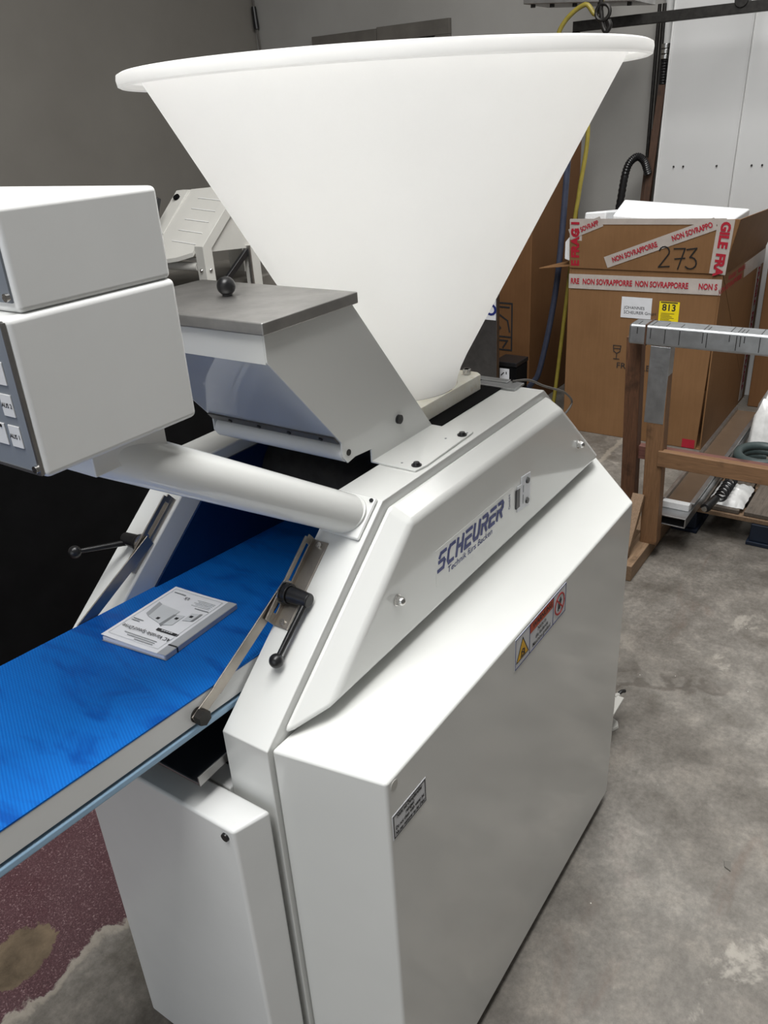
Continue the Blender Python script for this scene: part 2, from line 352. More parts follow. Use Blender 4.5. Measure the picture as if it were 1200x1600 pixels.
# ceiling slab around the added roof lights
(ax0, ax1, ay0, ay1, _), (bx0, bx1, by0, by1, _) = ADDED_ROOF_LIGHTS
structure('ceiling', join(box(XF, ax0, YR, YL, CEIL, CEIL+0.12), box(ax1, bx0, YR, YL, CEIL, CEIL+0.12), box(bx1, XB, YR, YL, CEIL, CEIL+0.12),
    box(ax0, ax1, YR, ay0, CEIL, CEIL+0.12), box(ax0, ax1, ay1, YL, CEIL, CEIL+0.12), box(bx0, bx1, YR, by0, CEIL, CEIL+0.12), box(bx0, bx1, by1, YL, CEIL, CEIL+0.12)), 'ceiling_paint')
for i, (x0, x1, y0, y1, _) in enumerate(ADDED_ROOF_LIGHTS):
    structure('added_light_frame_%d' % (i+1), join(box(x0-0.06, x0, y0-0.06, y1+0.06, CEIL-0.05, CEIL), box(x1, x1+0.06, y0-0.06, y1+0.06, CEIL-0.05, CEIL), box(x0, x1, y0-0.06, y0, CEIL-0.05, CEIL), box(x0, x1, y1, y1+0.06, CEIL-0.05, CEIL)), 'white_satin')  # frames built round the added roof lights, out of view

# ------------------------------------------------------------------ the dough divider
Mch = thing('dough_divider', (0.6, 0.4, 0.0), 'large white dough dividing machine with conical hopper and blue belt', 'machine')
ZT, ZS = 1.230, 0.954                       # top of frame, level of the shoulder
YF, YPI, YPL, YLO = 0.190, 0.284, 0.612, 0.700
PROFILE = [(-0.039, 0.05), (-0.039, 0.954), (0.298, ZT), (0.941, ZT), (1.278, 0.954), (1.278, 0.05)]
obj('side_frame', prism(PROFILE, 1, YF, YPI), 'white', Mch, 0.002)
obj('side_frame', prism(PROFILE, 1, YPL, YLO), 'white', Mch, 0.004)
inset = [(-0.01, 0.40), (-0.01, 0.90), (0.04, 0.955), (0.345, 1.205), (0.93, 1.205), (1.2, 0.94), (1.2, 0.40)]
obj('inner_wall', prism(inset, 1, YPL-0.005, YPL-0.0005), 'belt_reflection_blue', Mch)
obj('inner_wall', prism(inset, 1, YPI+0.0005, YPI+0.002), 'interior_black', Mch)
# dark housing behind the belt
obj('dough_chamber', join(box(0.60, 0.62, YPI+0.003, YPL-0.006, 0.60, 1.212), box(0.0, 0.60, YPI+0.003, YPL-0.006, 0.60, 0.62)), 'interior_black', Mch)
obj('measuring_drum', cyl((0.52, YPI+0.004, 1.13), (0.52, YPL-0.007, 1.13), 0.075, n=36), 'black_dark_metal', Mch)
obj('top_plate', box(0.56, 0.955, YPI-0.004, YPL+0.004, 1.212, ZT+0.003), 'black_matt', Mch)
# side panel (door) with flat shoulder
SP = obj('side_panel', prism([(0, 0), (1.04, 0), (1.278, 0.1885), (-0.032, 0.1885)], 2, 0.036, ZS), 'white', Mch, 0.006, 4)
obj('hole_plug', cyl((0.018, -0.0006, 0.938), (0.018, 0.004, 0.938), 0.0085), 'background_white', SP)
XR, ZU, YN = (1, 0, 0), (0, 0, 1), (0, -1, 0)
def sticker(name, x0, x1, z0, z1, y, mat, parent): return obj(name, box(x0, x1, y-0.0007, y, z0, z1), mat, parent, smooth=0)
# warning sticker in three fields
wl = sticker('warning_label', 0.412, 0.642, 0.878, 0.945, 0.0, 'label_white', SP)
yo = -0.0012
obj('warning_border', join(*[box(a, b, yo, yo+0.0004, c, d) for a, b, c, d in ((0.412, 0.642, 0.878, 0.8795), (0.412, 0.642, 0.9435, 0.945), (0.412, 0.4135, 0.878, 0.945), (0.6405, 0.642, 0.878, 0.945), (0.472, 0.4735, 0.878, 0.945), (0.5795, 0.581, 0.878, 0.945))]), 'print_blue', SP)
obj('warning_header', box(0.4745, 0.579, yo, yo+0.0004, 0.922, 0.943), 'sign_orange', SP)
text('warning_lettering', 'WARNUNG', 'print_black', SP, (0.529, -0.0015, 0.9325), XR, ZU, 0.0165, bold=0.02)
for k, s in enumerate(('Nicht in', 'die laufende', 'Maschine greifen!')):
    text('warning_lettering', s, 'print_black', SP, (0.527, -0.0013, 0.9135-0.0125*k), XR, ZU, 0.0128, bold=0.012, width=0.92)
def tri(cx, cz, r, y, d): return prism([(cx+r*math.cos(a), cz+r*math.sin(a)) for a in (math.pi/2, math.pi*7/6, math.pi*11/6)], 1, y, y+d)
obj('warning_triangle', tri(0.4425, 0.905, 0.031, yo, 0.0004), 'print_black', SP, smooth=0)
obj('warning_triangle', tri(0.4425, 0.905, 0.0255, yo-0.0003, 0.0004), 'sign_yellow', SP, smooth=0)
strokes('warning_symbol', [[(-0.006, -0.006), (-0.006, 0.002), (-0.001, 0.006), (0.006, 0.003), (0.006, -0.006)], [(-0.008, -0.008), (0.008, -0.008)], [(-0.002, 0.0), (0.003, -0.003)]], 0.0022, 'print_black', SP, (0.4425, -0.0017, 0.9035), XR, ZU)
circ = [(0.0225*math.cos(2*math.pi*i/24), 0.0225*math.sin(2*math.pi*i/24)) for i in range(25)]
strokes('prohibition_symbol', [circ, [(-0.016, 0.016), (0.016, -0.016)]], 0.0032, 'sign_red', SP, (0.611, -0.0013, 0.9115), XR, ZU)
strokes('hand_symbol', [[(-0.006, -0.012), (-0.004, 0.002), (0.004, 0.012)], [(0, -0.010), (0.004, 0.0), (0.008, 0.006)]], 0.004, 'print_black', SP, (0.611, -0.0011, 0.9115), XR, ZU)
# small notice
sticker('notice_label', 0.007, 0.100, 0.836, 0.884, 0.0, 'label_white', SP)
obj('notice_border', join(*[box(a, b, yo, yo+0.0004, c, d) for a, b, c, d in ((0.009, 0.098, 0.838, 0.8395), (0.009, 0.098, 0.8805, 0.882), (0.009, 0.0105, 0.838, 0.882), (0.0965, 0.098, 0.838, 0.882))]), 'print_black', SP)
for k, s in enumerate(('Nicht mit Dampfstrahler', 'reinigen!', 'Do not clean with water jet', 'Ne pas nettoyer au jet d\'eau')):
    text('notice_lettering', s, 'print_black', SP, (0.0535, -0.0012, 0.8755-0.0102*k), XR, ZU, 0.0100, bold=0.035, width=0.70)
# trapezoid side cover with sloping flanges
outer = [(0.065, 0.983), (0.315, 1.194), (0.943, 1.191), (1.196, 0.984)]
inner = [(-0.020, 0.958), (0.306, 1.2185), (0.944, 1.2185), (1.265, 0.958)]
SC = obj('side_cover', loft([(x, 0.144, z) for x, z in outer], [(x, 0.1890, z) for x, z in inner]), 'white', Mch, 0.010, 4)
for nx, nz in ((0.256, 1.074), (1.043, 1.072)):
    nt = obj('cap_nut', cyl((nx, 0.144, nz), (nx, 0.1415, nz), 0.0105), 'steel_bright', SC, label='chrome dome nut')
    h = [(nx, 0.1415)]
    obj('nut_dome', join(loft(ring((nx, 0.1417, nz), YN, 0.0088, 6), ring((nx, 0.1345, nz), YN, 0.0088, 6)), loft(*[ring((nx, 0.1345-0.0075*math.sin(a), nz), YN, max(0.0002, 0.0078*math.cos(a)), 20) for a in [i*math.pi/2/6 for i in range(7)]])), 'steel_bright', SC)
# maker's logo: heavy slanted letters cut by gaps, tagline below
yc = 0.144
def logo():
    lw, h, g, sh = 0.0230, 0.0315, 0.0120, 0.30
    T = 0.0058
    L = {'S': [[(1, 1), (.18, 1), (0, .8)], [(0, .52), (.8, .52), (1, .38), (.9, .0), (0, 0)]],
         'C': [[(1, 1), (.22, 1), (0, .8), (0, .2), (.22, 0), (1, 0)]],
         'H': [[(0, 0), (0, 1)], [(1, 0), (1, 1)], [(0, .5), (1, .5)]],
         'E': [[(0, 1), (1, 1)], [(1, .52), (0, .52), (0, 0), (1, 0)]],
         'U': [[(0, 1), (0, .2), (.2, 0), (.8, 0), (1, .2), (1, 1)]],
         'R': [[(0, 1), (.8, 1), (1, .85), (1, .6), (.8, .48), (.25, .48)], [(0, 0), (0, .55)], [(.55, .48), (1, 0)]]}
    lines = []; x = 0
    for ch in 'SCHEURER':
        for ln in L[ch]: lines.append([(x + a*lw + sh*b*h, b*h) for a, b in ln])
        x += lw + g + T*0.45
    return lines, x
ll, lx = logo()
sticker('logo_film', 0.383, 0.690, 1.030, 1.104, yc, 'white', SC)
sc_ = 0.262/lx
strokes('logo_lettering', [[(a*sc_, b) for a, b in ln] for ln in ll], 0.0066, 'print_blue', SC, (0.3895, yc-0.0011, 1.060), XR, ZU)
text('logo_tagline', 'Technik f\u00fcrs Backen', 'print_blue', SC, (0.511, yc-0.0010, 1.0445), XR, ZU, 0.0185, shear=0.12, bold=0.01, width=1.18)
text('logo_suffix', 'GmbH', 'print_blue', SC, (0.676, yc-0.0010, 1.076), ZU, (-1, 0, 0), 0.0125)
# latch plate and slot
LP = obj('latch_plate', prism([(0.712, 1.036), (0.774, 1.030), (0.774, 1.106), (0.731, 1.110), (0.731, 1.094), (0.712, 1.096)], 1, yc-0.002, yc), 'label_white', SC, 0.0006, 2)
obj('latch_slot', box(0.705, 0.722, yc-0.0028, yc-0.0005, 1.046, 1.088), 'interior_black', SC)
for z in (1.093, 1.046): obj('latch_screw', cyl((0.757, yc-0.0055, z), (0.757, yc-0.001, z), 0.0062, 0.0072), 'black_plastic', SC)
strokes('latch_marks', [[(-0.022, 0), (-0.004, 0)], [(0.004, 0), (0.018, 0)]], 0.0025, 'print_grey', SC, (0.738, yc-0.0026, 1.07), ZU, (-1, 0, 0), 0.0004)
# low front box under the belt
FB = obj('front_box', prism([(-0.113, 0.211), (-0.051, 0.190), (-0.051, 0.615), (-0.113, 0.594)], 2, 0.092, 0.845), 'white_satin', Mch, 0.006)
obj('cross_member', box(-0.045, -0.005, YPI, YPL, 0.70, 0.838), 'white_satin', Mch, 0.003)
obj('box_screw', cyl((-0.1165, 0.2295, 0.826), (-0.112, 0.2295, 0.826), 0.007, 0.0078), 'black_plastic', FB)
# catch tray below the belt
obj('catch_tray', join(box(-0.096, 0.20, YPI+0.006, YPL-0.008, 0.884, 0.888), box(-0.096, 0.20, YPI+0.006, YPI+0.009, 0.884, 0.901), box(-0.096, 0.20, YPL-0.011, YPL-0.008, 0.884, 0.901)), 'steel', Mch, 0.0008, 2)
obj('tray_liner', box(-0.094, 0.198, YPI+0.010, YPL-0.012, 0.8885, 0.8895), 'interior_black', Mch)
# conveyor
BZ = lambda x: 1.0375 - 0.0698*x
CY0, CY1 = 0.2885, 0.6115
def slope_slab(x0, x1, y0, y1, lo, hi): return prism([(x0, BZ(x0)+lo), (x1, BZ(x1)+lo), (x1, BZ(x1)+hi), (x0, BZ(x0)+hi)], 1, y0, y1)
CV = obj('conveyor_bed', slope_slab(-0.95, 0.50, CY0+0.006, CY1-0.006, -0.030, -0.004), 'white_satin', Mch)
for y0, y1 in ((CY0, CY0+0.004), (CY1-0.004, CY1)):
    obj('side_plate', slope_slab(-0.96, 0.50, y0, y1, -0.046, -0.003), 'white_satin', CV, 0.0012, 2)
obj('belt', slope_slab(-0.965, 0.53, CY0-0.0005, CY1+0.0005, -0.0025, 0.0), 'belt', CV, label='bright blue woven conveyor belt')
obj('return_belt', slope_slab(-0.965, 0.53, CY0-0.0005, CY1+0.0005, -0.066, -0.052), 'belt_underside', CV, 0.004)
for x in (-0.955, 0.515): obj('roller', cyl((x, CY0+0.001, BZ(x)-0.033), (x, CY1-0.001, BZ(x)-0.033), 0.029, n=28), 'steel', CV)
# slotted brackets, support arms, clamping levers, arm flange plates (both posts)
TS, NS = Vector((0.7737, 0, 0.6336)), Vector((-0.6336, 0, 0.7737))
def SL(d, n, y): q = Vector((-0.039, 0, 0.954)) + TS*d + NS*n; return Vector((q.x, y, q.z))
for side in (0, 1):
    mir = (lambda y: y) if side == 0 else (lambda y: 0.9 - y)
    uy = mir(0.2795); fy = mir(0.2655)
    gs = [obox(SL(0.260, 0.0015, fy), TS, (0, 1, 0), 0.079, 0.0135, 0.0015)]
    def up_(d0, d1, n0, n1): return obox(SL((d0+d1)/2, (n0+n1)/2, uy), TS, NS, (d1-d0)/2, (n1-n0)/2, 0.0015)
    gs += [up_(0.181, 0.339, 0.0, 0.012), up_(0.181, 0.333, 0.0215, 0.031), up_(0.181, 0.198, 0.012, 0.0215), up_(0.324, 0.339, 0.012, 0.024)]
    BR = obj('slotted_bracket', join(*gs), 'steel_arm', Mch, 0.0008, 2)
    for d in (0.190, 0.330):
        obj('bracket_screw', cyl(SL(d, 0.003, fy), SL(d, 0.007, fy), 0.0052, n=16), 'steel_bright', BR)
    pv = SL(0.235, 0.0165, mir(0.2850)); en = Vector((-0.076, mir(0.2850), 1.012))
    dr = (en-pv).normalized(); wv_ = Vector((-dr.z, 0, dr.x))
    k1 = en - dr*0.045 + wv_*0.003
    AR = obj('support_arm', join(bar(pv - dr*0.014, k1, wv_, 0.023, 0.0028), bar(k1 - dr*0.002, en + dr*0.010, wv_, 0.020, 0.0028)), 'steel_arm', Mch, 0.001, 2)
    obj('arm_bolt', cyl((en.x, mir(0.2835), en.z), (en.x, mir(0.2700), en.z), 0.0125, n=6), 'black_dark_metal', AR)
    obj('arm_spacer', cyl((en.x, mir(0.2865), en.z), (en.x, mir(0.2930), en.z), 0.0125), 'black_dark_metal', AR)
    pc = SL(0.235, 0.0165, 0)
    LV = obj('clamp_lever', join(cyl((pc.x, mir(0.2765), pc.z), (pc.x, mir(0.2660), pc.z), 0.0175), cyl((pc.x, mir(0.2660), pc.z), (pc.x, mir(0.2260), pc.z), 0.0145, 0.0115)), 'black_plastic', Mch, 0.002, 2)
    obj('washer', cyl((pc.x, mir(0.2780), pc.z), (pc.x, mir(0.2764), pc.z), 0.0205), 'steel_bright', LV)
    b0 = Vector((pc.x-0.004, mir(0.234), pc.z-0.006)); b1 = Vector((0.050, mir(0.235), 1.049)) if side == 0 else Vector((0.042, 0.70, 1.123))
    obj('lever_rod', cyl(b0, b1, 0.0058, 0.0042, 14), 'black_plastic', LV)
    obj('ball_knob', sphere(b1, 0.0118), 'black_plastic', LV)
    pl = obj('flange_plate', obox(SL(0.396, 0.004, mir(0.237)), TS, (0, 1, 0), 0.0395, 0.0390, 0.004), 'white', Mch, 0.005, 3)
    for dd_, yy in ((0.362, mir(0.269)), (0.428, mir(0.205))):
        obj('flange_screw', cyl(SL(dd_, 0.007, yy), SL(dd_, 0.0105, yy), 0.0035, n=12), 'black_plastic', pl)
# cantilever tube carrying the control box
T0, T1 = SL(0.396, 0.006, 0.237), Vector((-0.108, 0.347, 1.4430))
obj('support_tube', join(cyl(T0, T1, 0.0342, n=48), cyl(SL(0.396, 0.008, 0.237), SL(0.396, 0.014, 0.237), 0.0345, n=48)), 'white', Mch, 0.002, 2)
CB = obj('control_box', box(-0.217, 0.015, 0.280, 0.640, 1.456, 1.6365), 'white_satin', Mch, 0.008, 4, label='white control box with grey keypad')
obj('control_box_top', box(-0.198, 0.0125, 0.2825, 0.640, 1.6362, 1.743), 'white_satin', CB, 0.007, 4)
obj('box_bracket', join(box(-0.137, -0.02, 0.309, 0.60, 1.420, 1.4565), ), 'white_satin', CB, 0.002, 2)
obj('keypad_plate', box(-0.2195, -0.2165, 0.2865, 0.630, 1.463, 1.630), 'panel_grey_blue', CB)
obj('keypad_frame', join(box(-0.2205, -0.2165, 0.2835, 0.2875, 1.461, 1.632), box(-0.2205, -0.2165, 0.2875, 0.63, 1.4605, 1.4640), box(-0.2205, -0.2165, 0.2875, 0.63, 1.6295, 1.633)), 'steel', CB)
obj('display_plate', box(-0.2005, -0.1975, 0.2885, 0.63, 1.648, 1.735), 'panel_grey_blue', CB)
for x, y, z in ((-0.2195, 0.2905, 1.4680), (-0.2005, 0.2925, 1.6540)):
    obj('panel_screw', cyl((x, y, z), (x-0.004, y, z), 0.0045, n=14), 'steel_bright', CB)
for r in range(4):
    for c_ in range(6):
        ky, kz = 0.3145 + c_*0.0285, 1.503 + r*0.0365
        if r == 1 and c_ > 0 and c_ < 2: continue
        obj('key', box(-0.2212, -0.2193, ky-0.0105, ky+0.0105, kz-0.0130, kz+0.0130), 'key_white', CB, 0.0006, 1)
for s, kz in (('AUS 1', 1.503), ('AUS 2', 1.5395)):
    text('key_lettering', s, 'print_black', CB, (-0.2216, 0.3145, kz), (0, -1, 0), ZU, 0.0075, bold=0.02)
obj('key_lamp', cyl((-0.2213, 0.338, 1.513), (-0.2220, 0.338, 1.513), 0.002, n=10), 'black_plastic', CB)
# feed hood
HY0, HY1 = 0.300, 0.606
plate = [(0.421, 1.232), (0.421, 1.258), (0.372, 1.262), (0.349, 1.258), (0.336, 1.274), (0.336, 1.300), (0.177, 1.483), (0.177, 1.525), (0.394, 1.525), (0.634, 1.232)]
HD = obj('feed_hood', join(prism(plate, 1, HY0-0.003, HY0), prism(plate, 1, HY1, HY1+0.003), box(0.1765, 0.1795, HY0, HY1, 1.480, 1.525),
    loft([(0.394, HY0, 1.525), (0.394, HY1, 1.525), (0.390, HY1, 1.525), (0.390, HY0, 1.525)], [(0.620, HY0, 1.249), (0.620, HY1, 1.249), (0.615, HY1, 1.249), (0.615, HY0, 1.249)])), 'white', Mch, 0.0008, 2)
obj('hood_flange', prism([(0.421, HY0), (0.421, 0.203), (0.452, 0.198), (0.634, 0.203), (0.634, HY0)], 2, ZT+0.0005, ZT+0.0045), 'white', HD, 0.001, 2)
obj('hood_flange', prism([(0.421, HY1), (0.421, 0.690), (0.634, 0.690), (0.634, HY1)], 2, ZT+0.0005, ZT+0.0045), 'white', HD, 0.001, 2)
for x in (0.440, 0.607):
    obj('flange_bolt', join(cyl((x, 0.213, ZT+0.0045), (x, 0.213, ZT+0.0065), 0.0095), cyl((x, 0.213, ZT+0.0065), (x, 0.213, ZT+0.0110), 0.0070, 0.0055)), 'black_plastic', HD)
for x, y in ((0.438, 0.243), (0.578, 0.233), (0.622, 0.210)): obj('rivet', cyl((x, y, ZT+0.0045), (x, y, ZT+0.0052), 0.0022, n=10), 'print_grey', HD)
obj('pivot_screw', join(cyl((0.512, HY0-0.003, 1.286), (0.512, HY0-0.009, 1.286), 0.0088), cyl((0.512, HY0-0.009, 1.286), (0.512, HY0-0.0095, 1.286), 0.003, n=6)), 'black_plastic', HD)
obj('hood_window', loft([(0.177, HY0, 1.483), (0.177, HY1, 1.483), (0.180, HY1, 1.486), (0.180, HY0, 1.486)], [(0.338, HY0, 1.298), (0.338, HY1, 1.298), (0.341, HY1, 1.301), (0.341, HY0, 1.301)]), 'tinted', HD, smooth=0, label='tinted clear plastic window')
HB = obj('hinge_strip', obox((0.3285, (HY0+HY1)/2, 1.3055), (0, 1, 0), (0.161, 0, -0.185), (HY1-HY0)/2-0.002, 0.0095, 0.0015), 'hinge_grey', HD)
for i in range(4):
    obj('hinge_screw', cyl((0.3275, 0.335+0.072*i, 1.3047), (0.3252, 0.335+0.072*i, 1.3027), 0.0042, n=12), 'black_plastic', HD)
obj('hinge_tube', cyl((0.353, HY0+0.0005, 1.2765), (0.353, HY1-0.0005, 1.2765), 0.0175, n=32), 'white', HD, 0.001, 2)
obj('hinge_pin', cyl((0.353, HY0-0.0045, 1.2765), (0.353, HY0-0.002, 1.2765), 0.0058, n=18), 'black_dark_metal', HD)
LD = obj('hood_lid', box(0.168, 0.402, 0.289, 0.650, 1.5255, 1.5445), 'steel_lid', Mch, 0.0022, 3, label='brushed stainless steel lid')
obj('lid_knob', join(sphere((0.302, 0.487, 1.5605), 0.0158, 28, 18), cyl((0.302, 0.487, 1.5440), (0.302, 0.487, 1.548), 0.0085)), 'black_plastic', LD)
# hopper and its nylon base
hx, hy = 0.746, 0.45
prof_out = [(0.128, 1.268), (0.131, 1.285), (0.139, 1.308), (0.152, 1.336), (0.442, 1.877), (0.446, 1.880), (0.468, 1.8805), (0.4725, 1.878), (0.4735, 1.8705), (0.4775, 1.8675), (0.4825, 1.8700), (0.4840, 1.880), (0.4825, 1.8875), (0.476, 1.8905), (0.440, 1.8905)]
prof_in = [(0.434, 1.886), (0.145, 1.350), (0.130, 1.312), (0.122, 1.290), (0.120, 1.268)]
HP = obj('hopper', lathe(prof_out + prof_in, hx, hy, 128, True), 'hopper', Mch, smooth=30, label='white translucent plastic cone hopper with rolled rim')
bl = [(0.601, 0.330), (0.614, 0.317), (0.891, 0.317), (0.891, 0.572), (0.880, 0.583), (0.614, 0.583), (0.601, 0.570)]
def hole_block(poly, cx, cy, r, z0, z1, n=32):
    ring_ = [(cx+r*math.cos(2*math.pi*i/n), cy+r*math.sin(2*math.pi*i/n)) for i in range(n)]
    out = []
    for x, y in ring_:      # cast each ring direction onto the block outline
        dx_, dy_ = x-cx, y-cy; best = None
        for (ax, ay), (bx, by) in zip(poly, poly[1:]+poly[:1]):
            ex, ey = bx-ax, by-ay; den = dx_*ey - dy_*ex
            if abs(den) < 1e-9: continue
            t_ = ((ax-cx)*ey - (ay-cy)*ex)/den; s_ = ((ax-cx)*dy_ - (ay-cy)*dx_)/den
            if t_ > 0 and -1e-6 <= s_ <= 1+1e-6: best = t_ if best is None else min(best, t_)
        out.append((cx+dx_*best, cy+dy_*best))
    R1 = [(x, y, z1) for x, y in ring_]; R0 = [(x, y, z0) for x, y in ring_]; O1 = [(x, y, z1) for x, y in out]; O0 = [(x, y, z0) for x, y in out]
    return loft(O0, O1, R1, R0, O0, caps=False)
HBk = obj('hopper_base', hole_block(bl, hx, hy, 0.129, ZT+0.0035, 1.2685, 64), 'nylon', Mch, 0.0015, 2, smooth=30, label='cream nylon base block')
for x, y in ((0.866, 0.345), (0.866, 0.556), (0.626, 0.345), (0.626, 0.556)):
    obj('socket_bolt', join(cyl((x, y, 1.2685), (x, y, 1.2815), 0.0092), ), 'steel_bright', HBk, 0.001, 2)
    obj('socket_recess', cyl((x, y, 1.2813), (x, y, 1.2819), 0.0052, n=6), 'black_matt', HBk)
# small fittings at the rear
obj('rear_clip', join(box(0.905, 0.955, 0.245, 0.345, ZT+0.0005, ZT+0.006), box(0.935, 0.958, 0.28, 0.36, ZT+0.006, ZT+0.0085)), 'aluminium', Mch, 0.001, 2)
obj('rear_cable', tube(spline([(0.945, 0.270, 1.239), (1.00, 0.255, 1.228), (1.077, 0.25, 1.192), (1.199, 0.25, 1.141), (1.258, 0.25, 1.101), (1.247, 0.25, 1.083), (1.205, 0.25, 1.075), (1.15, 0.255, 1.064)]), 0.0028, 8), 'cable_grey', Mch)
for fx, fy in ((1.345, 0.105), (0.08, 0.10), (0.08, 0.60), (1.20, 0.60)):
    if fx > 1.3:
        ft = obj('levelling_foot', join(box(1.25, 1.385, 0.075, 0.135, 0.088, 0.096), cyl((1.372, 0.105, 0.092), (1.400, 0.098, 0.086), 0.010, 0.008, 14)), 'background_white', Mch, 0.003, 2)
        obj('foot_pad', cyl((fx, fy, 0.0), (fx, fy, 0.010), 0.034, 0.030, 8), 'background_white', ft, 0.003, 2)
        obj('foot_bolt', join(cyl((fx, fy, 0.010), (fx, fy, 0.062), 0.011), cyl((fx, fy, 0.055), (fx, fy, 0.088), 0.015, 0.024)), 'black_dark_metal', ft)
        obj('foot_hook', tube(spline([(1.395, 0.100, 0.088), (1.412, 0.094, 0.092), (1.428, 0.088, 0.086)], 5), 0.006, 8), 'black_plastic', ft)
    else:
        obj('levelling_foot', join(cyl((fx, fy, 0), (fx, fy, 0.012), 0.03, 0.026), cyl((fx, fy, 0.012), (fx, fy, 0.06), 0.01)), 'black_dark_metal', Mch)

# ------------------------------------------------------------------ booklet on the belt
bc = Vector((0.0530, 0.4790, 0)); ang = math.radians(6.5)
bu = Vector((-math.sin(ang), math.cos(ang), 0)); bv = Vector((-math.cos(ang), -math.sin(ang), 0.0698)).normalized(); bn = bu.cross(bv).normalized()
bc.z = BZ(bc.x) + 0.0003
BK = thing('instruction_booklet', tuple(bc), 'thin white instruction booklet lying on the blue belt', 'booklet')
hw, hh = 0.0695, 0.0925
def bp(a, b, n): return bc + bu*a + bv*b + bn*n
obj('pages', obox(bp(0.001, 0, 0.0043), bu, bv, hw-0.002, hh-0.001, 0.0036), 'paper', BK, 0.0015, 2, smooth=0)
obj('back_cover', obox(bp(0, 0, 0.0004), bu, bv, hw, hh, 0.0004), 'paper_grey', BK, smooth=0)
# front cover lifts a little towards its free edge
cv = [[tuple(bp(-hw + 2*hw*i/8, s*hh, 0.0082 + 0.0040*(i/8)**2.2 + dz)) for i in range(9)] for s, dz in ((-1, 0), (1, 0))]
v_ = cv[0] + cv[1] + [tuple(Vector(p) + bn*0.0005) for p in cv[0] + cv[1]]
f_ = [(i, i+1, 10+i, 9+i) for i in range(8)] + [(18+i, 27+i, 28+i, 19+i) for i in range(8)] + [(i, 18+i, 19+i, i+1) for i in range(8)] + [(9+i, 10+i, 28+i, 27+i) for i in range(8)] + [(0, 9, 27, 18), (8, 26, 35, 17)]
obj('front_cover', (v_, f_), 'paper', BK, smooth=0)
obj('spine_strip', join(obox(bp(-hw+0.0085, -0.0, 0.0092), bu, bv, 0.0085, hh, 0.0003), obox(bp(-hw-0.0004, 0, 0.0045), bu, bv, 0.0005, hh, 0.0045)), 'paper_grey', BK, smooth=0)
obj('spine_band', join(obox(bp(-hw+0.0085, 0.065, 0.0097), bu, bv, 0.0087, 0.0016, 0.0003), obox(bp(-hw-0.001, 0.065, 0.0045), bu, bv, 0.0005, 0.0016, 0.0045)), 'print_black', BK, smooth=0)
def lift(a): return 0.0089 + 0.0040*max(0.0, (a+hw)/(2*hw))**2.2
tilt = lambda a: (bu + bn*0.045).normalized()
def btext(s, a, b, size, mat='print_black', bold=0.0, width=1.0): text('cover_lettering', s, mat, BK, bp(a, b, lift(a)+0.0019), tilt(a), bv, size, bold=bold, width=width)
btext('AC Variable Speed Drive', 0.006, 0.054, 0.0125, bold=0.008, width=0.82)
def blines(rows, w, mat='print_grey'):
    obj('cover_fine_print', join(*[bar(bp(a, b, lift(a)+0.0012), bp(c, b, lift(c)+0.0012), bn, 0.0004, w) for a, b, c in rows]), mat, BK, smooth=0)
blines([(-0.030, 0.068, 0.040), (-0.030, 0.073, 0.030), (-0.030, 0.078, 0.010)], 0.0013)
blines([(0.036, 0.028, 0.058), (0.040, 0.033, 0.058), (0.030, -0.074, 0.056), (-0.044, -0.046, -0.014)], 0.0016)
blines([(-0.040, -0.053-0.0045*k, 0.000 - 0.006*(k % 2)) for k in range(5)], 0.0012, 'drawing_light')
btext('LS', 0.020, -0.066, 0.0105, bold=0.02)
obj('cover_band', obox(bp(-0.025, 0.037, 0.0104), tilt(0), bv, 0.0225, 0.0032, 0.0003), 'print_black', BK, smooth=0)
obj('band_print', join(*[bar(bp(-0.036+0.005*k, 0.037, 0.0110+0.00015*k), bp(-0.0325+0.005*k, 0.037, 0.0110+0.00015*k), bn, 0.0004, 0.0022) for k in range(5)]), 'label_white', BK, smooth=0)
def bq(pts, mat, n=0.0): obj('cover_drawing', loft([tuple(bp(a, b, lift(a)+0.0008+n)) for a, b in pts], [tuple(bp(a, b, lift(a)+0.0011+n)) for a, b in pts]), mat, BK, smooth=0)
bq([(0.005, 0.022), (0.040, 0.012), (0.046, -0.030), (0.002, -0.026)], 'drawing_light'); bq([(0.040, 0.012), (0.050, 0.006), (0.056, -0.034), (0.046, -0.030)], 'paper_grey', 0.0002)
bq([(-0.016, 0.016), (0.001, 0.023), (0.0, -0.014), (-0.016, -0.018)], 'drawing_light'); bq([(-0.001, 0.027), (0.006, 0.023), (0.004, -0.012), (-0.001, -0.014)], 'print_grey', 0.0003)
bq([(-0.036, -0.008), (-0.021, -0.004), (-0.021, -0.030), (-0.036, -0.034)], 'drawing_light'); bq([(-0.040, -0.010), (-0.036, -0.008), (-0.036, -0.034), (-0.040, -0.036)], 'print_grey', 0.0002)
for a, b in ((-0.009, -0.004), (-0.028, -0.020), (0.020, 0.010)): bq([(a-0.003, b+0.003), (a+0.003, b+0.003), (a+0.003, b-0.003), (a-0.003, b-0.003)], 'print_black', 0.0006)
fr = [(-0.046, 0.083), (0.062, 0.083), (0.062, -0.084), (-0.046, -0.084), (-0.046, 0.083)]
obj('cover_frame', join(*[bar(bp(a, b, lift(a)+0.0010), bp(c, d, lift(c)+0.0010), bn, 0.0004, 0.0007) for (a, b), (c, d) in zip(fr, fr[1:])]), 'drawing_light', BK, smooth=0)

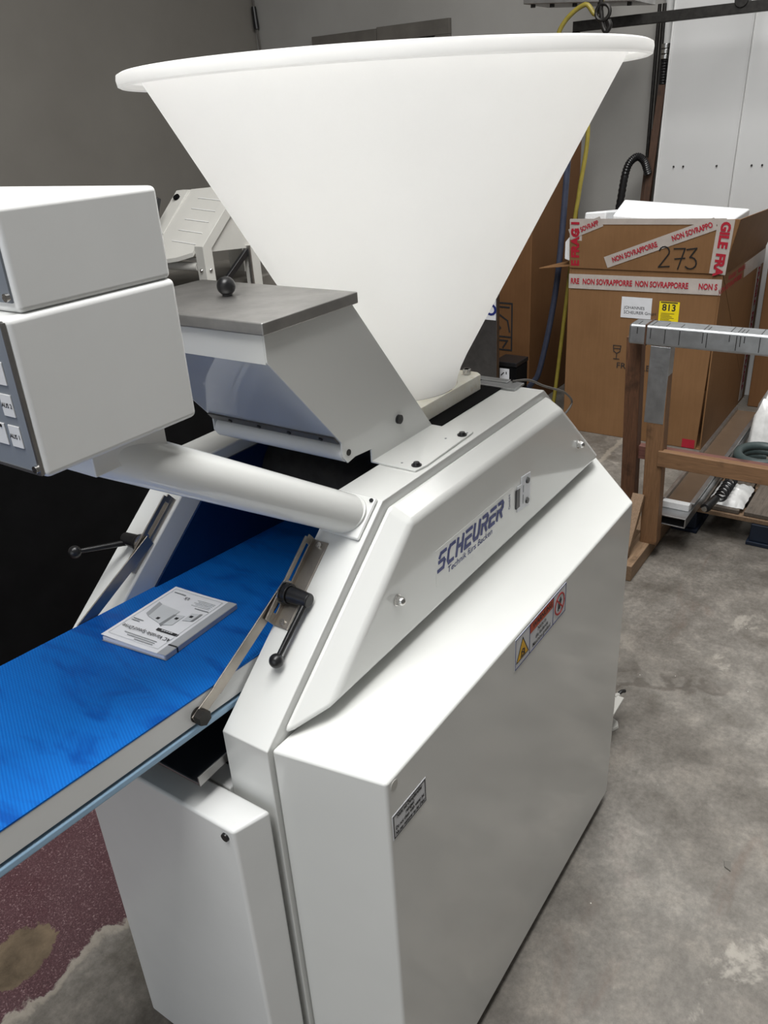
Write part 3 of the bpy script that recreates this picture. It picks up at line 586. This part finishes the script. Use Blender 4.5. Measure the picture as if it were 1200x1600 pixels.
# ------------------------------------------------------------------ things behind: cardboard box 273
BX = thing('cardboard_box', (4.18, 0.88, 0.0), 'open brown cardboard box with red-lettered tape and number 273', 'box')
bx0_, by0_, by1_, bx1_ = 3.775, 0.465, 1.29, 4.83
obj('box_body', join(prism([(0.49, 0.0), (1.285, 0.0), (1.29, 0.10), (by1_, 0.97), (by0_, 0.97)], 0, bx0_, bx0_+0.008), box(bx0_, bx1_, by0_, by0_+0.008, 0, 0.97), box(bx0_, bx1_, by1_-0.008, by1_, 0, 0.97), box(bx1_-0.008, bx1_, by0_, by1_, 0, 0.97), box(bx0_, bx1_, by0_, by1_, 0, 0.008)), 'cardboard', BX, 0.003, 2)
def quad_plate(a, b, c, d, nrm, th): n = V3(nrm).normalized()*th; return loft([a, b, c, d], [tuple(V3(p)+n) for p in (a, b, c, d)])
obj('front_flap', quad_plate((3.770, 0.462, 0.972), (3.770, 1.292, 0.966), (3.745, 1.292, 1.228), (3.745, 0.405, 1.243), (1, 0, 0), 0.007), 'cardboard', BX, 0.002, 2)
obj('side_flap', quad_plate((3.775, 0.458, 0.972), (4.80, 0.458, 0.965), (4.80, 0.395, 1.205), (3.752, 0.405, 1.243), (0, 1, 0), 0.007), 'cardboard', BX, 0.002, 2)
obj('torn_flap', quad_plate((3.79, 1.292, 0.97), (3.925, 1.292, 0.985), (3.915, 1.42, 0.955), (3.80, 1.490, 0.945), (0, 0, 1), 0.007), 'cardboard', BX, 0.002, 2)
FR, FZ = Vector((0, -1, 0)), Vector((-0.0954, 0, 0.9954))     # right and up along the flap
fo = lambda y, z: Vector((3.770 - 0.025*(z-0.968)/0.265 - 0.001, y, z)) if z > 0.968 else Vector((bx0_-0.0005, y, z))
def tape(y0, z0, y1, z1, w, words, bold, size, gap_start=0.0, parts_up=None):
    a, b = fo(y0, z0), fo(y1, z1); r = (b-a).normalized(); n = FR.cross(FZ).normalized() if min(z0, z1) > 0.96 else Vector((-1, 0, 0)); u = n.cross(r).normalized()
    tp_ = obj('packing_tape', obox((a+b)/2 + n*0.001, r, u, (b-a).length/2, w/2, 0.0006), 'tape', BX, smooth=0)
    L_ = (b-a).length
    for s_, w_ in words:
        text('tape_lettering', w_, 'print_red', tp_, a + r*s_*L_ + n*0.0045, r, u, size, bold=bold, width=(0.72 if 'SOV' in w_ or w_ in ('RRE', 'NON S') else 1.05))
    return tp_
nsz = 0.050
tape(1.292, 0.893, 0.462, 0.905, 0.080, [(0.045, 'RRE'), (0.27, 'NON SOVRAPPORRE'), (0.63, 'NON SOVRAPPORRE'), (0.92, 'NON S')], 0.03, 0.042)
tape(1.255, 0.968, 1.255, 1.228, 0.070, [(0.10, 'E'), (0.52, 'FRAG'), (0.93, 'I')], 0.05, 0.062)
tape(0.470, 1.243, 0.490, 0.972, 0.080, [(0.28, 'GILE'), (0.82, 'FRA')], 0.05, 0.062)
tape(1.080, 1.005, 0.520, 1.222, 0.062, [(0.28, 'NON SOVRAPPORRE'), (0.80, 'NON SOVRAPPO')], 0.03, 0.038)
tape(1.288, 1.150, 1.110, 1.222, 0.055, [(0.5, 'ON SOVRAPP')], 0.03, 0.036)
tape(1.288, 1.217, 0.470, 1.232, 0.030, [], 0, 0.01)
# tape running round onto the side
sd = obj('packing_tape', box(bx0_, bx1_, by0_-0.0016, by0_-0.0004, 0.862, 0.945), 'tape', BX, smooth=0)
text('tape_lettering', 'NON SOVRAPPORRE', 'print_red', sd, (3.98, by0_-0.003, 0.885), XR, ZU, 0.042, bold=0.03, width=1.3)
text('tape_lettering', 'FRAGILE   FRAGILE', 'print_red', sd, (4.10, by0_-0.003, 0.925), XR, ZU, 0.036, bold=0.03, width=1.3)
sv = obj('packing_tape', box(4.66, 4.75, by0_-0.0016, by0_-0.0004, 0.02, 0.86), 'tape', BX, smooth=0)
for z in (0.20, 0.47, 0.74): text('tape_lettering', 'FRAGILE', 'print_red', sv, (4.705, by0_-0.003, z), (0, 0, -1), XR, 0.062, bold=0.05)
obj('packing_tape', box(bx0_-0.0016, bx0_-0.0004, 0.50, 0.57, 0.004, 0.055), 'print_red', BX, smooth=0)
# hand-written number
def arc(cx, cy, r, a0, a1, n=8, sy=1.0): return [(cx+r*math.cos(math.radians(a0+(a1-a0)*i/n)), cy+r*sy*math.sin(math.radians(a0+(a1-a0)*i/n))) for i in range(n+1)]
strokes('marker_number', [arc(-0.085, 0.035, 0.026, 165, -45, 8) + [(-0.11, -0.045), (-0.055, -0.040)],
                          [(-0.035, 0.052), (0.020, 0.055), (-0.010, -0.050)], [(-0.028, 0.0), (0.022, 0.006)],
                          [(0.030, 0.050), (0.078, 0.058), (0.048, 0.012)] + arc(0.052, -0.018, 0.030, 80, -140, 8)], 0.0065, 'marker_black', BX, fo(0.680, 1.040) + Vector((-0.002, 0, 0)), FR, FZ, 0.001)
# address label, yellow ticket, glass symbol
al = obj('address_label', box(bx0_-0.002, bx0_-0.0008, 0.810, 0.978, 0.712, 0.826), 'label_white', BX, smooth=0)
text('address_lettering', 'JOHANNES', 'print_black', al, (bx0_-0.003, 0.962, 0.768), FR, ZU, 0.023, align='LEFT'); text('address_lettering', 'SCHEURER GmbH', 'print_black', al, (bx0_-0.003, 0.962, 0.742), FR, ZU, 0.023, align='LEFT')
yt = obj('yellow_ticket', box(bx0_-0.002, bx0_-0.0008, 0.662, 0.769, 0.700, 0.815), 'label_yellow', BX, smooth=0)
text('ticket_number', '813', 'print_black', yt, (bx0_-0.003, 0.716, 0.782), FR, ZU, 0.050, bold=0.02)
obj('ticket_header', box(bx0_-0.0026, bx0_-0.0018, 0.672, 0.762, 0.807, 0.813), 'print_black', yt, smooth=0)
strokes('ticket_lines', [[(-0.04, -0.004*k), (0.03 - 0.012*(k % 3), -0.004*k)] for k in range(0, 12, 2)], 0.0018, 'print_black', yt, (bx0_-0.003, 0.716, 0.752), FR, ZU, 0.0006)
strokes('glass_symbol', [[(-0.022, 0.045), (0.022, 0.045), (0.018, 0.012), (0, 0.0), (-0.018, 0.012), (-0.022, 0.045)], [(0, 0), (0, -0.03)], [(-0.016, -0.032), (0.016, -0.032)], [(-0.02, 0.028), (0.02, 0.028)]], 0.004, 'print_black', BX, (bx0_-0.002, 0.985, 0.505), FR, ZU, 0.0008)
text('printed_word', 'FRAGILE', 'print_black', BX, (bx0_-0.002, 0.885, 0.435), FR, ZU, 0.048, width=1.1)
# polystyrene sheets poking out
tag(obj('foam_sheet', loft([(3.80, 1.07, 0.60), (3.80, 0.49, 0.60), (4.30, 0.49, 0.60), (4.30, 1.07, 0.60)], [(3.81, 1.075, 1.245), (3.81, 0.480, 1.215), (4.30, 0.480, 1.228), (4.06, 1.100, 1.300)]), 'foam', None, 0.008, 2), 'thick white polystyrene block poking out of the box top', 'packing foam')
tag(obj('foam_sheet', loft([(3.80, 1.27, 0.62), (3.80, 1.115, 0.62), (4.50, 1.115, 0.62), (4.50, 1.27, 0.62)], [(3.82, 1.235, 1.256), (3.82, 1.115, 1.262), (4.50, 1.115, 1.20), (4.50, 1.235, 1.20)]), 'foam', None, 0.008, 2), 'narrow white polystyrene strip standing beside the thick foam block', 'packing foam')
tag(obj('foam_offcut', prism([(1.296, 0.995), (1.335, 1.008), (1.335, 1.10), (1.300, 1.14)], 0, 3.80, 3.92), 'foam', None, 0.004, 2), 'small foam offcut squeezed past the left edge of the box', 'packing foam')

# ------------------------------------------------------------------ tall carton, steel cabinet, black box
TB = thing('tall_carton', (4.35, 1.95, 0), 'tall dark brown cardboard carton standing by the wall', 'box')
obj('carton_body', box(4.0, 4.72, 1.63, 2.35, 0, 1.72), 'cardboard_brown', TB, 0.006, 2)
fy_ = 1.815
strokes('handling_symbol', [[(-0.075, -0.16), (0.06, -0.16), (0.06, 0.14), (-0.075, 0.14), (-0.075, -0.16)], [(-0.075, -0.075), (0.06, -0.075)], [(-0.06, 0.115), (0.04, 0.115)], [(-0.06, 0.09), (-0.02, 0.06), (0.03, 0.03), (0.045, -0.04)], [(-0.06, 0.03), (-0.02, -0.02), (-0.055, -0.055)], [(-0.06, -0.10), (0.03, -0.10), (0.0, -0.145)]], 0.010, 'print_black', TB, (3.9985, fy_, 0.545), FR, ZU, 0.001)
PC = thing('plain_carton', (4.72, 0.0, 0), 'plain closed brown carton behind the pallet beside the taped box', 'box')
obj('carton_body', box(4.64, 4.835, -0.45, 0.405, 0, 0.96), 'cardboard_brown', PC, 0.006, 2)
obj('carton_tape', box(4.638, 4.6396, -0.45, 0.405, 0.86, 0.92), 'tape', PC, smooth=0)
ST = thing('stainless_screen', (3.32, 1.80, 0), 'stainless steel panel with a small white sign beside the hopper', 'panel')
obj('panel_sheet', box(3.30, 3.335, 1.507, 2.2, 0.0, 0.93), 'steel_panel', ST, 0.003, 2)
sg = obj('maker_sign', box(3.296, 3.2995, 1.512, 1.80, 0.755, 0.868), 'label_white', ST)
text('sign_lettering', 'O', 'print_blue', sg, (3.2945, 1.540, 0.808), FR, ZU, 0.085, bold=0.03)
SBx = thing('storage_case', (3.3, 1.46, 0), 'small black case with a white sticker beside the steel panel', 'case')
obj('case_body', box(3.45, 3.60, 1.455, 1.60, 0, 0.455), 'black_matt', SBx, 0.006, 2)
obj('case_lid', box(3.445, 3.605, 1.453, 1.602, 0.455, 0.48), 'black_plastic', SBx, 0.004, 2)
obj('case_sticker', box(3.447, 3.4495, 1.50, 1.56, 0.30, 0.44), 'label_white', SBx)
strokes('sticker_print', [[(-0.02, 0.03), (-0.005, 0.045)], [(-0.02, -0.03), (0.0, -0.03), (0.004, -0.015)], [(0.012, 0.04), (0.012, 0.05)]], 0.006, 'print_black', SBx, (3.4465, 1.53, 0.37), FR, ZU, 0.0006)

# ------------------------------------------------------------------ trestle
TR = thing('trestle', (2.55, 0.0, 0), 'wooden sawhorse trestle with galvanised metal top beam', 'trestle')
tb = obj('top_beam', join(box(2.445, 2.545, -0.95, 0.497, 0.936, 1.014), ), 'galvanised', TR, 0.010, 3, label='galvanised steel channel with black marker lines')
random.seed(3)
mk = []
for y in (0.462, 0.41, 0.355, 0.30, 0.215, 0.20, 0.12, 0.095, 0.082, 0.068, 0.015, -0.03):
    l_ = random.choice((0.025, 0.04, 0.055)); mk.append(box(2.4440, 2.4452, y-0.0014, y+0.0014, 1.004-l_, 1.004)); mk.append(box(2.455, 2.455+random.choice((0.05, 0.075)), y-0.0014, y+0.0014, 1.0136, 1.0146))
obj('marker_lines', join(*mk), 'marker_black', TR, smooth=0)
obj('strapping', box(2.4425, 2.5475, 0.425, 0.432, 0.934, 1.0165), 'wood_strip', TR)
for yo_ in (0.0, -1.0):
    obj('front_leg', loft([(2.45, 0.332+yo_, 0.936), (2.45, 0.404+yo_, 0.936), (2.51, 0.404+yo_, 0.936), (2.51, 0.332+yo_, 0.936)], [(2.45, 0.306+yo_, 0.07), (2.45, 0.378+yo_, 0.07), (2.51, 0.378+yo_, 0.07), (2.51, 0.306+yo_, 0.07)]), 'wood_leg', TR, 0.003, 2)
    obj('leg_sleeve', box(2.4485, 2.449+0.063, 0.3285+yo_, 0.4065+yo_, 0.62, 0.935), 'galvanised', TR, 0.002, 2)
    obj('rear_leg', loft([(2.60, 0.472+yo_, 0.936), (2.60, 0.535+yo_, 0.936), (2.545, 0.535+yo_, 0.936), (2.545, 0.472+yo_, 0.936)], [(2.65, 0.455+yo_, 0.07), (2.65, 0.518+yo_, 0.07), (2.59, 0.518+yo_, 0.07), (2.59, 0.455+yo_, 0.07)]), 'wood_dark', TR, 0.003, 2)
    obj('foot_beam', box(2.225, 2.88, 0.335+yo_, 0.405+yo_, 0.0, 0.072), 'wood_pale', TR, 0.004, 2)
    obj('foot_beam', box(2.56, 2.70, 0.405+yo_, 0.53+yo_, 0.0, 0.07), 'wood_pale', TR, 0.004, 2)
    obj('diagonal_brace', bar((2.28, 0.395+yo_, 0.085), (2.44, 0.395+yo_, 0.30), (0, 1, 0), 0.05, 0.03), 'wood_pale', TR, 0.003, 2)
obj('front_rail', box(2.44, 2.475, -0.95, 0.335, 0.440, 0.508), 'wood_rail', TR, 0.003, 2)
obj('rear_rail', box(2.60, 2.64, -0.95, 0.470, 0.392, 0.452), 'wood_red_rail', TR, 0.003, 2)

# ------------------------------------------------------------------ pallet and what lies on it
PL = thing('pallet', (3.2, -0.2, 0), 'wooden pallet with blue painted blocks under the trestle', 'pallet')
for i, y in enumerate((0.205, 0.055, -0.10, -0.26, -0.42, -0.58)):
    obj('deck_plank', box(2.80, 3.62, y, y+0.135 if i else y+0.125, 0.122, 0.142), 'wood_grey', PL, 0.003, 2)
for x in (2.84, 3.17, 3.50): obj('cross_plank', box(x-0.05, x+0.05, -0.58, 0.33, 0.100, 0.1215), 'wood_pale', PL, 0.003, 2)
for x in (2.78, 3.12, 3.46):
    for y in (-0.58, -0.10, 0.225): obj('pallet_block', box(x, x+0.14, y, y+0.095, 0.018, 0.0995), 'pallet_blue', PL, 0.004, 2)
for y in (-0.58, -0.10, 0.225): obj('bottom_board', box(2.77, 3.63, y-0.01, y+0.105, 0.0, 0.0175), 'pallet_blue', PL, 0.003, 2)
AP = thing('aluminium_profile', (3.2, 0.27, 0.142), 'long aluminium profile with brown trough lying on the pallet', 'metal profile')
obj('rectangular_tube', join(box(2.52, 3.95, 0.213, 0.333, 0.1425, 0.147), box(2.52, 3.95, 0.213, 0.333, 0.183, 0.187), box(2.52, 3.95, 0.213, 0.217, 0.147, 0.183), box(2.52, 3.95, 0.329, 0.333, 0.147, 0.183)), 'aluminium', AP, 0.001, 2)
obj('tube_hollow', box(2.53, 3.94, 0.2172, 0.3288, 0.1472, 0.1828), 'black_matt', AP)
obj('trough_wall', join(box(2.62, 3.95, 0.218, 0.226, 0.1875, 0.222), box(2.62, 3.95, 0.206, 0.218, 0.214, 0.222)), 'aluminium', AP, 0.001, 2)
obj('trough_wall', join(box(2.62, 3.95, 0.330, 0.336, 0.1875, 0.222), box(2.62, 3.95, 0.336, 0.346, 0.214, 0.222)), 'aluminium', AP, 0.001, 2)
obj('trough_floor', box(2.63, 3.95, 0.2265, 0.3295, 0.1875, 0.205), 'trough_brown', AP)
obj('foam_end', box(2.595, 2.628, 0.222, 0.338, 0.1875, 0.218), 'foam', AP, 0.003, 2)
# wrapped film parcel, coiled cable, hose coil, bag
def rumple(x0, x1, y0, y1, z0, z1, n=9, amp=0.012, seed=1):
    rnd = random.Random(seed); v, f = [], []
    for j in range(n+1):
        for i in range(n+1):
            a, b = i/n, j/n; e = min(1, 4*min(a, 1-a), 4*min(b, 1-b))
            v.append((x0+(x1-x0)*a + rnd.uniform(-amp, amp)*0.4, y0+(y1-y0)*b + rnd.uniform(-amp, amp)*0.4, z0 + (z1-z0)*e**0.5 + rnd.uniform(-amp, amp)*(e > 0)))
    w = n+1
    f = [(j*w+i, j*w+i+1, (j+1)*w+i+1, (j+1)*w+i) for j in range(n) for i in range(n)]
    o = len(v); v += [(x0, y0, z0), (x1, y0, z0), (x1, y1, z0), (x0, y1, z0)]
    edge_ = [i for i in range(n)] + [i*w+n for i in range(n)] + [n*w+n-i for i in range(n)] + [(n-i)*w for i in range(n)]
    f.append(tuple(edge_)[::-1])
    return v[:o], f
def nest(v, f): return v, f
tag(obj('film_parcel', rumple(2.82, 3.08, 0.045, 0.198, 0.143, 0.172, 10, 0.006, 4), 'plastic_wrap', None, smooth=50), 'flat parcel wrapped in shiny clear film on the pallet', 'parcel')
tag(obj('white_bag', rumple(3.52, 4.05, 0.02, 0.20, 0.143, 0.42, 9, 0.022, 9), 'plastic_wrap', None, smooth=60), 'crumpled white plastic bag behind the hose coil', 'bag')
CC = thing('coiled_cable', (2.9, 0.15, 0.18), 'black spiral cable with plug lying on the film parcel', 'cable')
obj('spiral', tube([(2.76+0.0016*i, 0.135 + 0.022*math.sin(i*0.27), 0.205 + 0.022*math.cos(i*0.27)) for i in range(150)], 0.0055, 8), 'black_plastic', CC)
obj('plug', join(cyl((2.76, 0.150, 0.200), (2.69, 0.165, 0.190), 0.018), cyl((2.69, 0.165, 0.190), (2.665, 0.170, 0.187), 0.022, 0.020)), 'black_plastic', CC, 0.002, 2)
obj('plug_contact', cyl((2.666, 0.170, 0.187), (2.655, 0.172, 0.186), 0.012), 'steel_bright', CC)
hosep = [(3.265+0.13*math.cos(a), 0.065+0.11*math.sin(a), 0.178+0.012*a/3.0) for a in [i*0.22 for i in range(75)]]
tag(obj('hose_coil', tube(hosep, 0.022, 12), 'rubber_green'), 'dark green rubber hose coiled on the pallet', 'hose')
FT = thing('chrome_fitting', (3.02, 0.1, 0.2), 'chrome pipe fitting lying against the hose coil', 'fitting')
obj('clamp', join(cyl((3.05, 0.205, 0.205), (3.05, 0.120, 0.205), 0.020), cyl((3.05, 0.16, 0.205), (3.08, 0.15, 0.222), 0.012)), 'steel_bright', FT, 0.002, 2)
obj('union_ring', cyl((3.05, 0.118, 0.205), (3.05, 0.095, 0.205), 0.026, n=8), 'steel_bright', FT)
obj('lever', bar((3.06, 0.09, 0.205), (3.07, -0.02, 0.215), (0, 0, 1), 0.012, 0.006), 'steel_bright', FT)

# ------------------------------------------------------------------ against the back wall
for y0, y1, lab in ((0.742, 1.205, 'white sandwich wall panel leaning beside the dark pipes'), (0.20, 0.738, 'white sandwich wall panel leaning right of the first panel')):
    lab = lab.replace('right of the first panel', 'behind the foam-filled carton')
    o = thing('wall_panel', (4.95, (y0+y1)/2, 0), lab, 'panel')
    obj('panel_sheet', loft([(4.86, y0, 0.0), (4.86, y1, 0.0), (4.91, y1, 0.0), (4.91, y0, 0.0)], [(5.12, y0, 3.3), (5.12, y1, 3.3), (5.17, y1, 3.3), (5.17, y0, 3.3)]), 'wall_panel_white', o, 0.003, 2)
    for ye in (y0, y1):
        obj('edge_trim', loft([(4.853, ye-0.006, 0.0), (4.853, ye+0.006, 0.0), (4.8605, ye+0.006, 0.0), (4.8605, ye-0.006, 0.0)], [(5.113, ye-0.006, 3.3), (5.113, ye+0.006, 3.3), (5.1205, ye+0.006, 3.3), (5.1205, ye-0.006, 3.3)]), 'pvc_white', o)
    for yy in (y0+0.10, y1-0.10, y1-0.16): obj('panel_rivet', cyl((4.965, yy, 1.40), (4.960, yy, 1.40), 0.006, n=8), 'black_dark_metal', o)
for i, (yb, xt, yt, zt_, lab) in enumerate(((1.23, 5.02, 1.238, 1.87, 'longest brown timber strip leaning behind the white panel'), (1.20, 5.03, 1.262, 1.62, 'middle brown timber strip leaning behind the white panel'), (1.25, 5.04, 1.290, 1.45, 'shortest brown timber strip leaning behind the white panel'))):
    tag(obj('timber_strip', bar((4.88+0.03*i, yb+0.08, 0.012), (xt, yt, zt_), (0, 1, 0), 0.045, 0.018), 'wood_strip', None, 0.002, 2), lab, 'timber')
for yb, yt, r, lab in ((1.340, 1.343, 0.011, 'slim dark steel pipe leaning on the back wall'), (1.303, 1.310, 0.014, 'thicker dark steel pipe leaning on the back wall')):
    tag(obj('steel_pipe', cyl((5.14, yb, 0.0), (5.17, yt, 2.32), r, n=16), 'black_dark_metal'), lab, 'pipe')
DP = thing('wall_pipe', (5.19, 1.30, 1.9), 'white wall pipe with silver coupling and black hose end', 'pipe')
obj('pipe', cyl((5.19, 1.283, 2.10), (5.19, 1.283, 3.2), 0.030), 'pvc_white', DP)
obj('coupling', join(*[cyl((5.19, 1.285, 2.015+0.03*i), (5.19, 1.285, 2.043+0.03*i), 0.042) for i in range(3)]), 'steel_bright', DP, 0.004, 2)
obj('ribbed_hose', tube([(5.19, 1.288, 2.014-0.008*i) for i in range(30)], [0.034 if i % 2 else 0.030 for i in range(30)], 16), 'black_plastic', DP)
hp = spline([(4.90, 1.45, 0.0), (4.90, 1.44, 0.9), (4.90, 1.412, 1.216), (4.90, 1.385, 1.40), (4.90, 1.33, 1.465), (4.92, 1.285, 1.44), (4.95, 1.26, 1.36)], 14)
tag(obj('corrugated_hose', tube(hp, [0.026 if i % 2 else 0.022 for i in range(len(hp))], 14), 'black_plastic'), 'black corrugated hose bent over behind the boxes', 'hose')
yh = [(3.96, 1.259, 2.914), (3.96, 1.248, 2.357), (3.96, 1.283, 2.205), (3.96, 1.344, 2.251), (3.96, 1.445, 2.195), (3.96, 1.491, 2.104), (3.96, 1.445, 1.952), (3.96, 1.301, 1.705), (3.96, 1.330, 1.348), (3.96, 1.349, 1.192), (3.96, 1.366, 0.888), (3.96, 1.420, 0.240), (3.96, 1.445, 0.007)]
tag(obj('yellow_hose', tube(spline(yh, 8), 0.012, 10), 'hose_yellow'), 'thin yellow hose hanging in front of the tall carton', 'hose')
bh = [(4.25, 1.85, 1.742), (4.08, 1.68, 1.744), (3.98, 1.52, 1.745), (3.965, 1.42, 1.68), (3.96, 1.405, 1.548), (3.96, 1.443, 0.847), (3.96, 1.530, 0.325), (3.96, 1.592, 0.191), (3.96, 1.729, 0.027)]
tag(obj('blue_hose', tube(spline(bh, 8), 0.018, 12), 'hose_blue'), 'grey-blue hose hanging in front of the tall carton', 'hose')
# overhead rail, plate and hook
OR = thing('overhead_rail', (4.6, 0.8, 2.2), 'dark steel rail fixed high in front of the white panels', 'rail')
obj('rail_bar', box(4.58, 4.63, 0.10, 1.667, 2.178, 2.232), 'black_dark_metal', OR, 0.003, 2)
obj('rail_end', box(4.575, 4.635, 1.640, 1.667, 2.125, 2.178), 'black_dark_metal', OR)
obj('rail_clamp', join(cyl((4.57, 0.72, 2.24), (4.65, 0.72, 2.24), 0.035), box(4.58, 4.62, 0.705, 0.735, 2.24, 4.6)), 'black_dark_metal', OR, 0.003, 2)
OP = thing('overhead_unit', (4.6, 1.57, 2.3), 'grey metal unit with bolts hanging above the rail', 'lift unit')
obj('unit_plate', loft([(4.40, 1.905, 2.335), (4.40, 1.235, 2.280), (4.75, 1.235, 2.280), (4.75, 1.905, 2.335)], [(4.40, 1.905, 2.42), (4.40, 1.235, 2.345), (4.75, 1.235, 2.345), (4.75, 1.905, 2.42)]), 'steel_lid', OP, 0.004, 2)
for y in (1.86, 1.74, 1.60, 1.45, 1.28): obj('unit_bolt', cyl((4.44, y, 2.262+0.085*(y-1.235)), (4.44, y, 2.285+0.085*(y-1.235)), 0.014, n=6), 'black_dark_metal', OP)
obj('unit_hanger', box(4.55, 4.60, 1.50, 1.62, 2.36, 4.6), 'black_dark_metal', OP)
HK = thing('lifting_hook', (3.93, 1.25, 2.2), 'dark steel hook with the yellow hose looped round it', 'hook')
obj('hook_rod', cyl((3.93, 1.249, 2.20), (3.93, 1.249, 4.6), 0.012), 'black_dark_metal', HK)
obj('hook_bend', tube(spline([(3.93, a, b) for a, b in ((1.247, 2.213), (1.236, 2.152), (1.216, 2.117), (1.196, 2.142), (1.206, 2.167))], 6), 0.012, 10), 'black_dark_metal', HK)
obj('hook_ring', tube([(3.925, 1.235+0.036*math.cos(a), 2.205+0.036*math.sin(a)) for a in [i*math.pi/10 for i in range(21)]], 0.010, 8), 'black_dark_metal', HK)
# lintel recess high on the back wall, cable in the corner
LN = thing('wall_hatch', (5.2, 3.5, 2.2), 'worn grey boards framing a dark hatch on the back wall', 'hatch')
obj('board', box(5.215, 5.249, 3.52, 4.15, 2.300, 2.392), 'plate_dark', LN, 0.003, 2)
obj('board', box(5.213, 5.249, 2.875, 3.515, 2.300, 2.400), 'plate_dark', LN, 0.003, 2)
obj('jamb', box(5.213, 5.249, 2.875, 3.00, 1.5, 2.2995), 'plate_dark', LN, 0.003, 2)
obj('opening', box(5.235, 5.249, 3.005, 4.10, 1.5, 2.2995), 'black_matt', LN)
CR = thing('corner_cable', (5.2, 4.7, 2.4), 'thin cable with a black connector in the wall corner', 'cable')
obj('cord', tube([(5.22, 4.74, 4.6), (5.22, 4.735, 2.6), (5.22, 4.70, 2.2), (5.22, 4.70, 0.0)], 0.008, 8), 'cable_grey', CR)
obj('connector', cyl((5.22, 4.738, 2.66), (5.22, 4.728, 2.50), 0.020, 0.024), 'black_plastic', CR)

# ------------------------------------------------------------------ second white machine and black block at the left
SM = thing('bakery_machine', (2.2, 2.4, 0), 'second white bakery machine with slanted frame behind the hopper', 'machine')
K2 = 0.82
def sp2(x, off=0.0): return 1.32 + K2*(x-1.94) + off
def slant_post(y0, y1, dxf, x_top): return prism([(1.94, 0.0), (1.94, 1.32), (x_top, sp2(x_top)), (x_top+0.05, sp2(x_top)), (x_top+0.05, sp2(x_top)-0.02), (1.94+dxf, 1.305), (1.94+dxf, 0.0)], 1, y0, y1)
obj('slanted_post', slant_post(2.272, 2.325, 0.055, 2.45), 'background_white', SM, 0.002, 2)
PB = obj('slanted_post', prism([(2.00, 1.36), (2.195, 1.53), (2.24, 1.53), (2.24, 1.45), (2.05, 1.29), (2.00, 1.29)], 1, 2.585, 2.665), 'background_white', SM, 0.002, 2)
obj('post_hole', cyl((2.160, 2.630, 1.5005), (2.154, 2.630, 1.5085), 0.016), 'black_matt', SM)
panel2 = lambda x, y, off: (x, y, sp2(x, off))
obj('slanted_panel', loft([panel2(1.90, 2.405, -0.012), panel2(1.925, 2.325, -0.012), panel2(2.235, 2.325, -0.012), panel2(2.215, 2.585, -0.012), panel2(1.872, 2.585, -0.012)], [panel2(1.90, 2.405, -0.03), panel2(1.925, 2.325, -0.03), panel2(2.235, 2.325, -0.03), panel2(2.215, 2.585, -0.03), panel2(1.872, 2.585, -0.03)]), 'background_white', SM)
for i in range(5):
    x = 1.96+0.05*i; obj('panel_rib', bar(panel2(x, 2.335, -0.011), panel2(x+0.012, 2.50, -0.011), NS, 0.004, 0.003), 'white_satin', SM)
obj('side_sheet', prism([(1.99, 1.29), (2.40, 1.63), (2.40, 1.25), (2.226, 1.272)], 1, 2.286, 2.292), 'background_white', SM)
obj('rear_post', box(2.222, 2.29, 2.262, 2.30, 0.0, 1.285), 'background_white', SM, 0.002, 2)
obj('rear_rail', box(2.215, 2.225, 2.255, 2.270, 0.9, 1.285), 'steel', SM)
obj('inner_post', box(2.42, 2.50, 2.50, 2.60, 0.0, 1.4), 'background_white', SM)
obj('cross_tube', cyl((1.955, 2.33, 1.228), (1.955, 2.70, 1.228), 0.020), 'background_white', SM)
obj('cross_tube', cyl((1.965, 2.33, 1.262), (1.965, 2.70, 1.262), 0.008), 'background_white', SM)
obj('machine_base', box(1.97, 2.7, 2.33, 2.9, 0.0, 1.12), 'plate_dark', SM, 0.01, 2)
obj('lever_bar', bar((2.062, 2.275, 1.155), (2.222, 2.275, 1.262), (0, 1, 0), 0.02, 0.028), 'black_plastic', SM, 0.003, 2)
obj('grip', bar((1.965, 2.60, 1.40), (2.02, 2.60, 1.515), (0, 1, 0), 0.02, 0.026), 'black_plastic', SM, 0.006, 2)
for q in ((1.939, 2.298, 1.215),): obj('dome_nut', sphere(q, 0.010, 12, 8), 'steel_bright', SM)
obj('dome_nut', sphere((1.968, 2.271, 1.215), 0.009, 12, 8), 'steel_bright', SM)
BC = thing('black_block', (0.5, 1.9, 0), 'long low matt black block behind the conveyor belt', 'cabinet')  # plain black block filling an unidentified black area behind the belt
obj('block_body', box(-1.3, 1.45, 1.62, 2.15, 0.06, 0.98), 'black_matt', BC, 0.006, 2)
obj('block_plinth', box(-1.28, 1.43, 1.64, 2.13, 0.0, 0.06), 'black_matt', BC)
tag(obj('floor_chip', prism([(0.0, 0.0), (0.030, 0.006), (0.024, 0.022), (0.006, 0.016)], 2, 0.0, 0.004), 'plate_dark'), 'small dark chip lying on the bare concrete floor', 'debris')
o = bpy.data.objects['floor_chip']; o.location = (0.985, -0.345, 0.002)
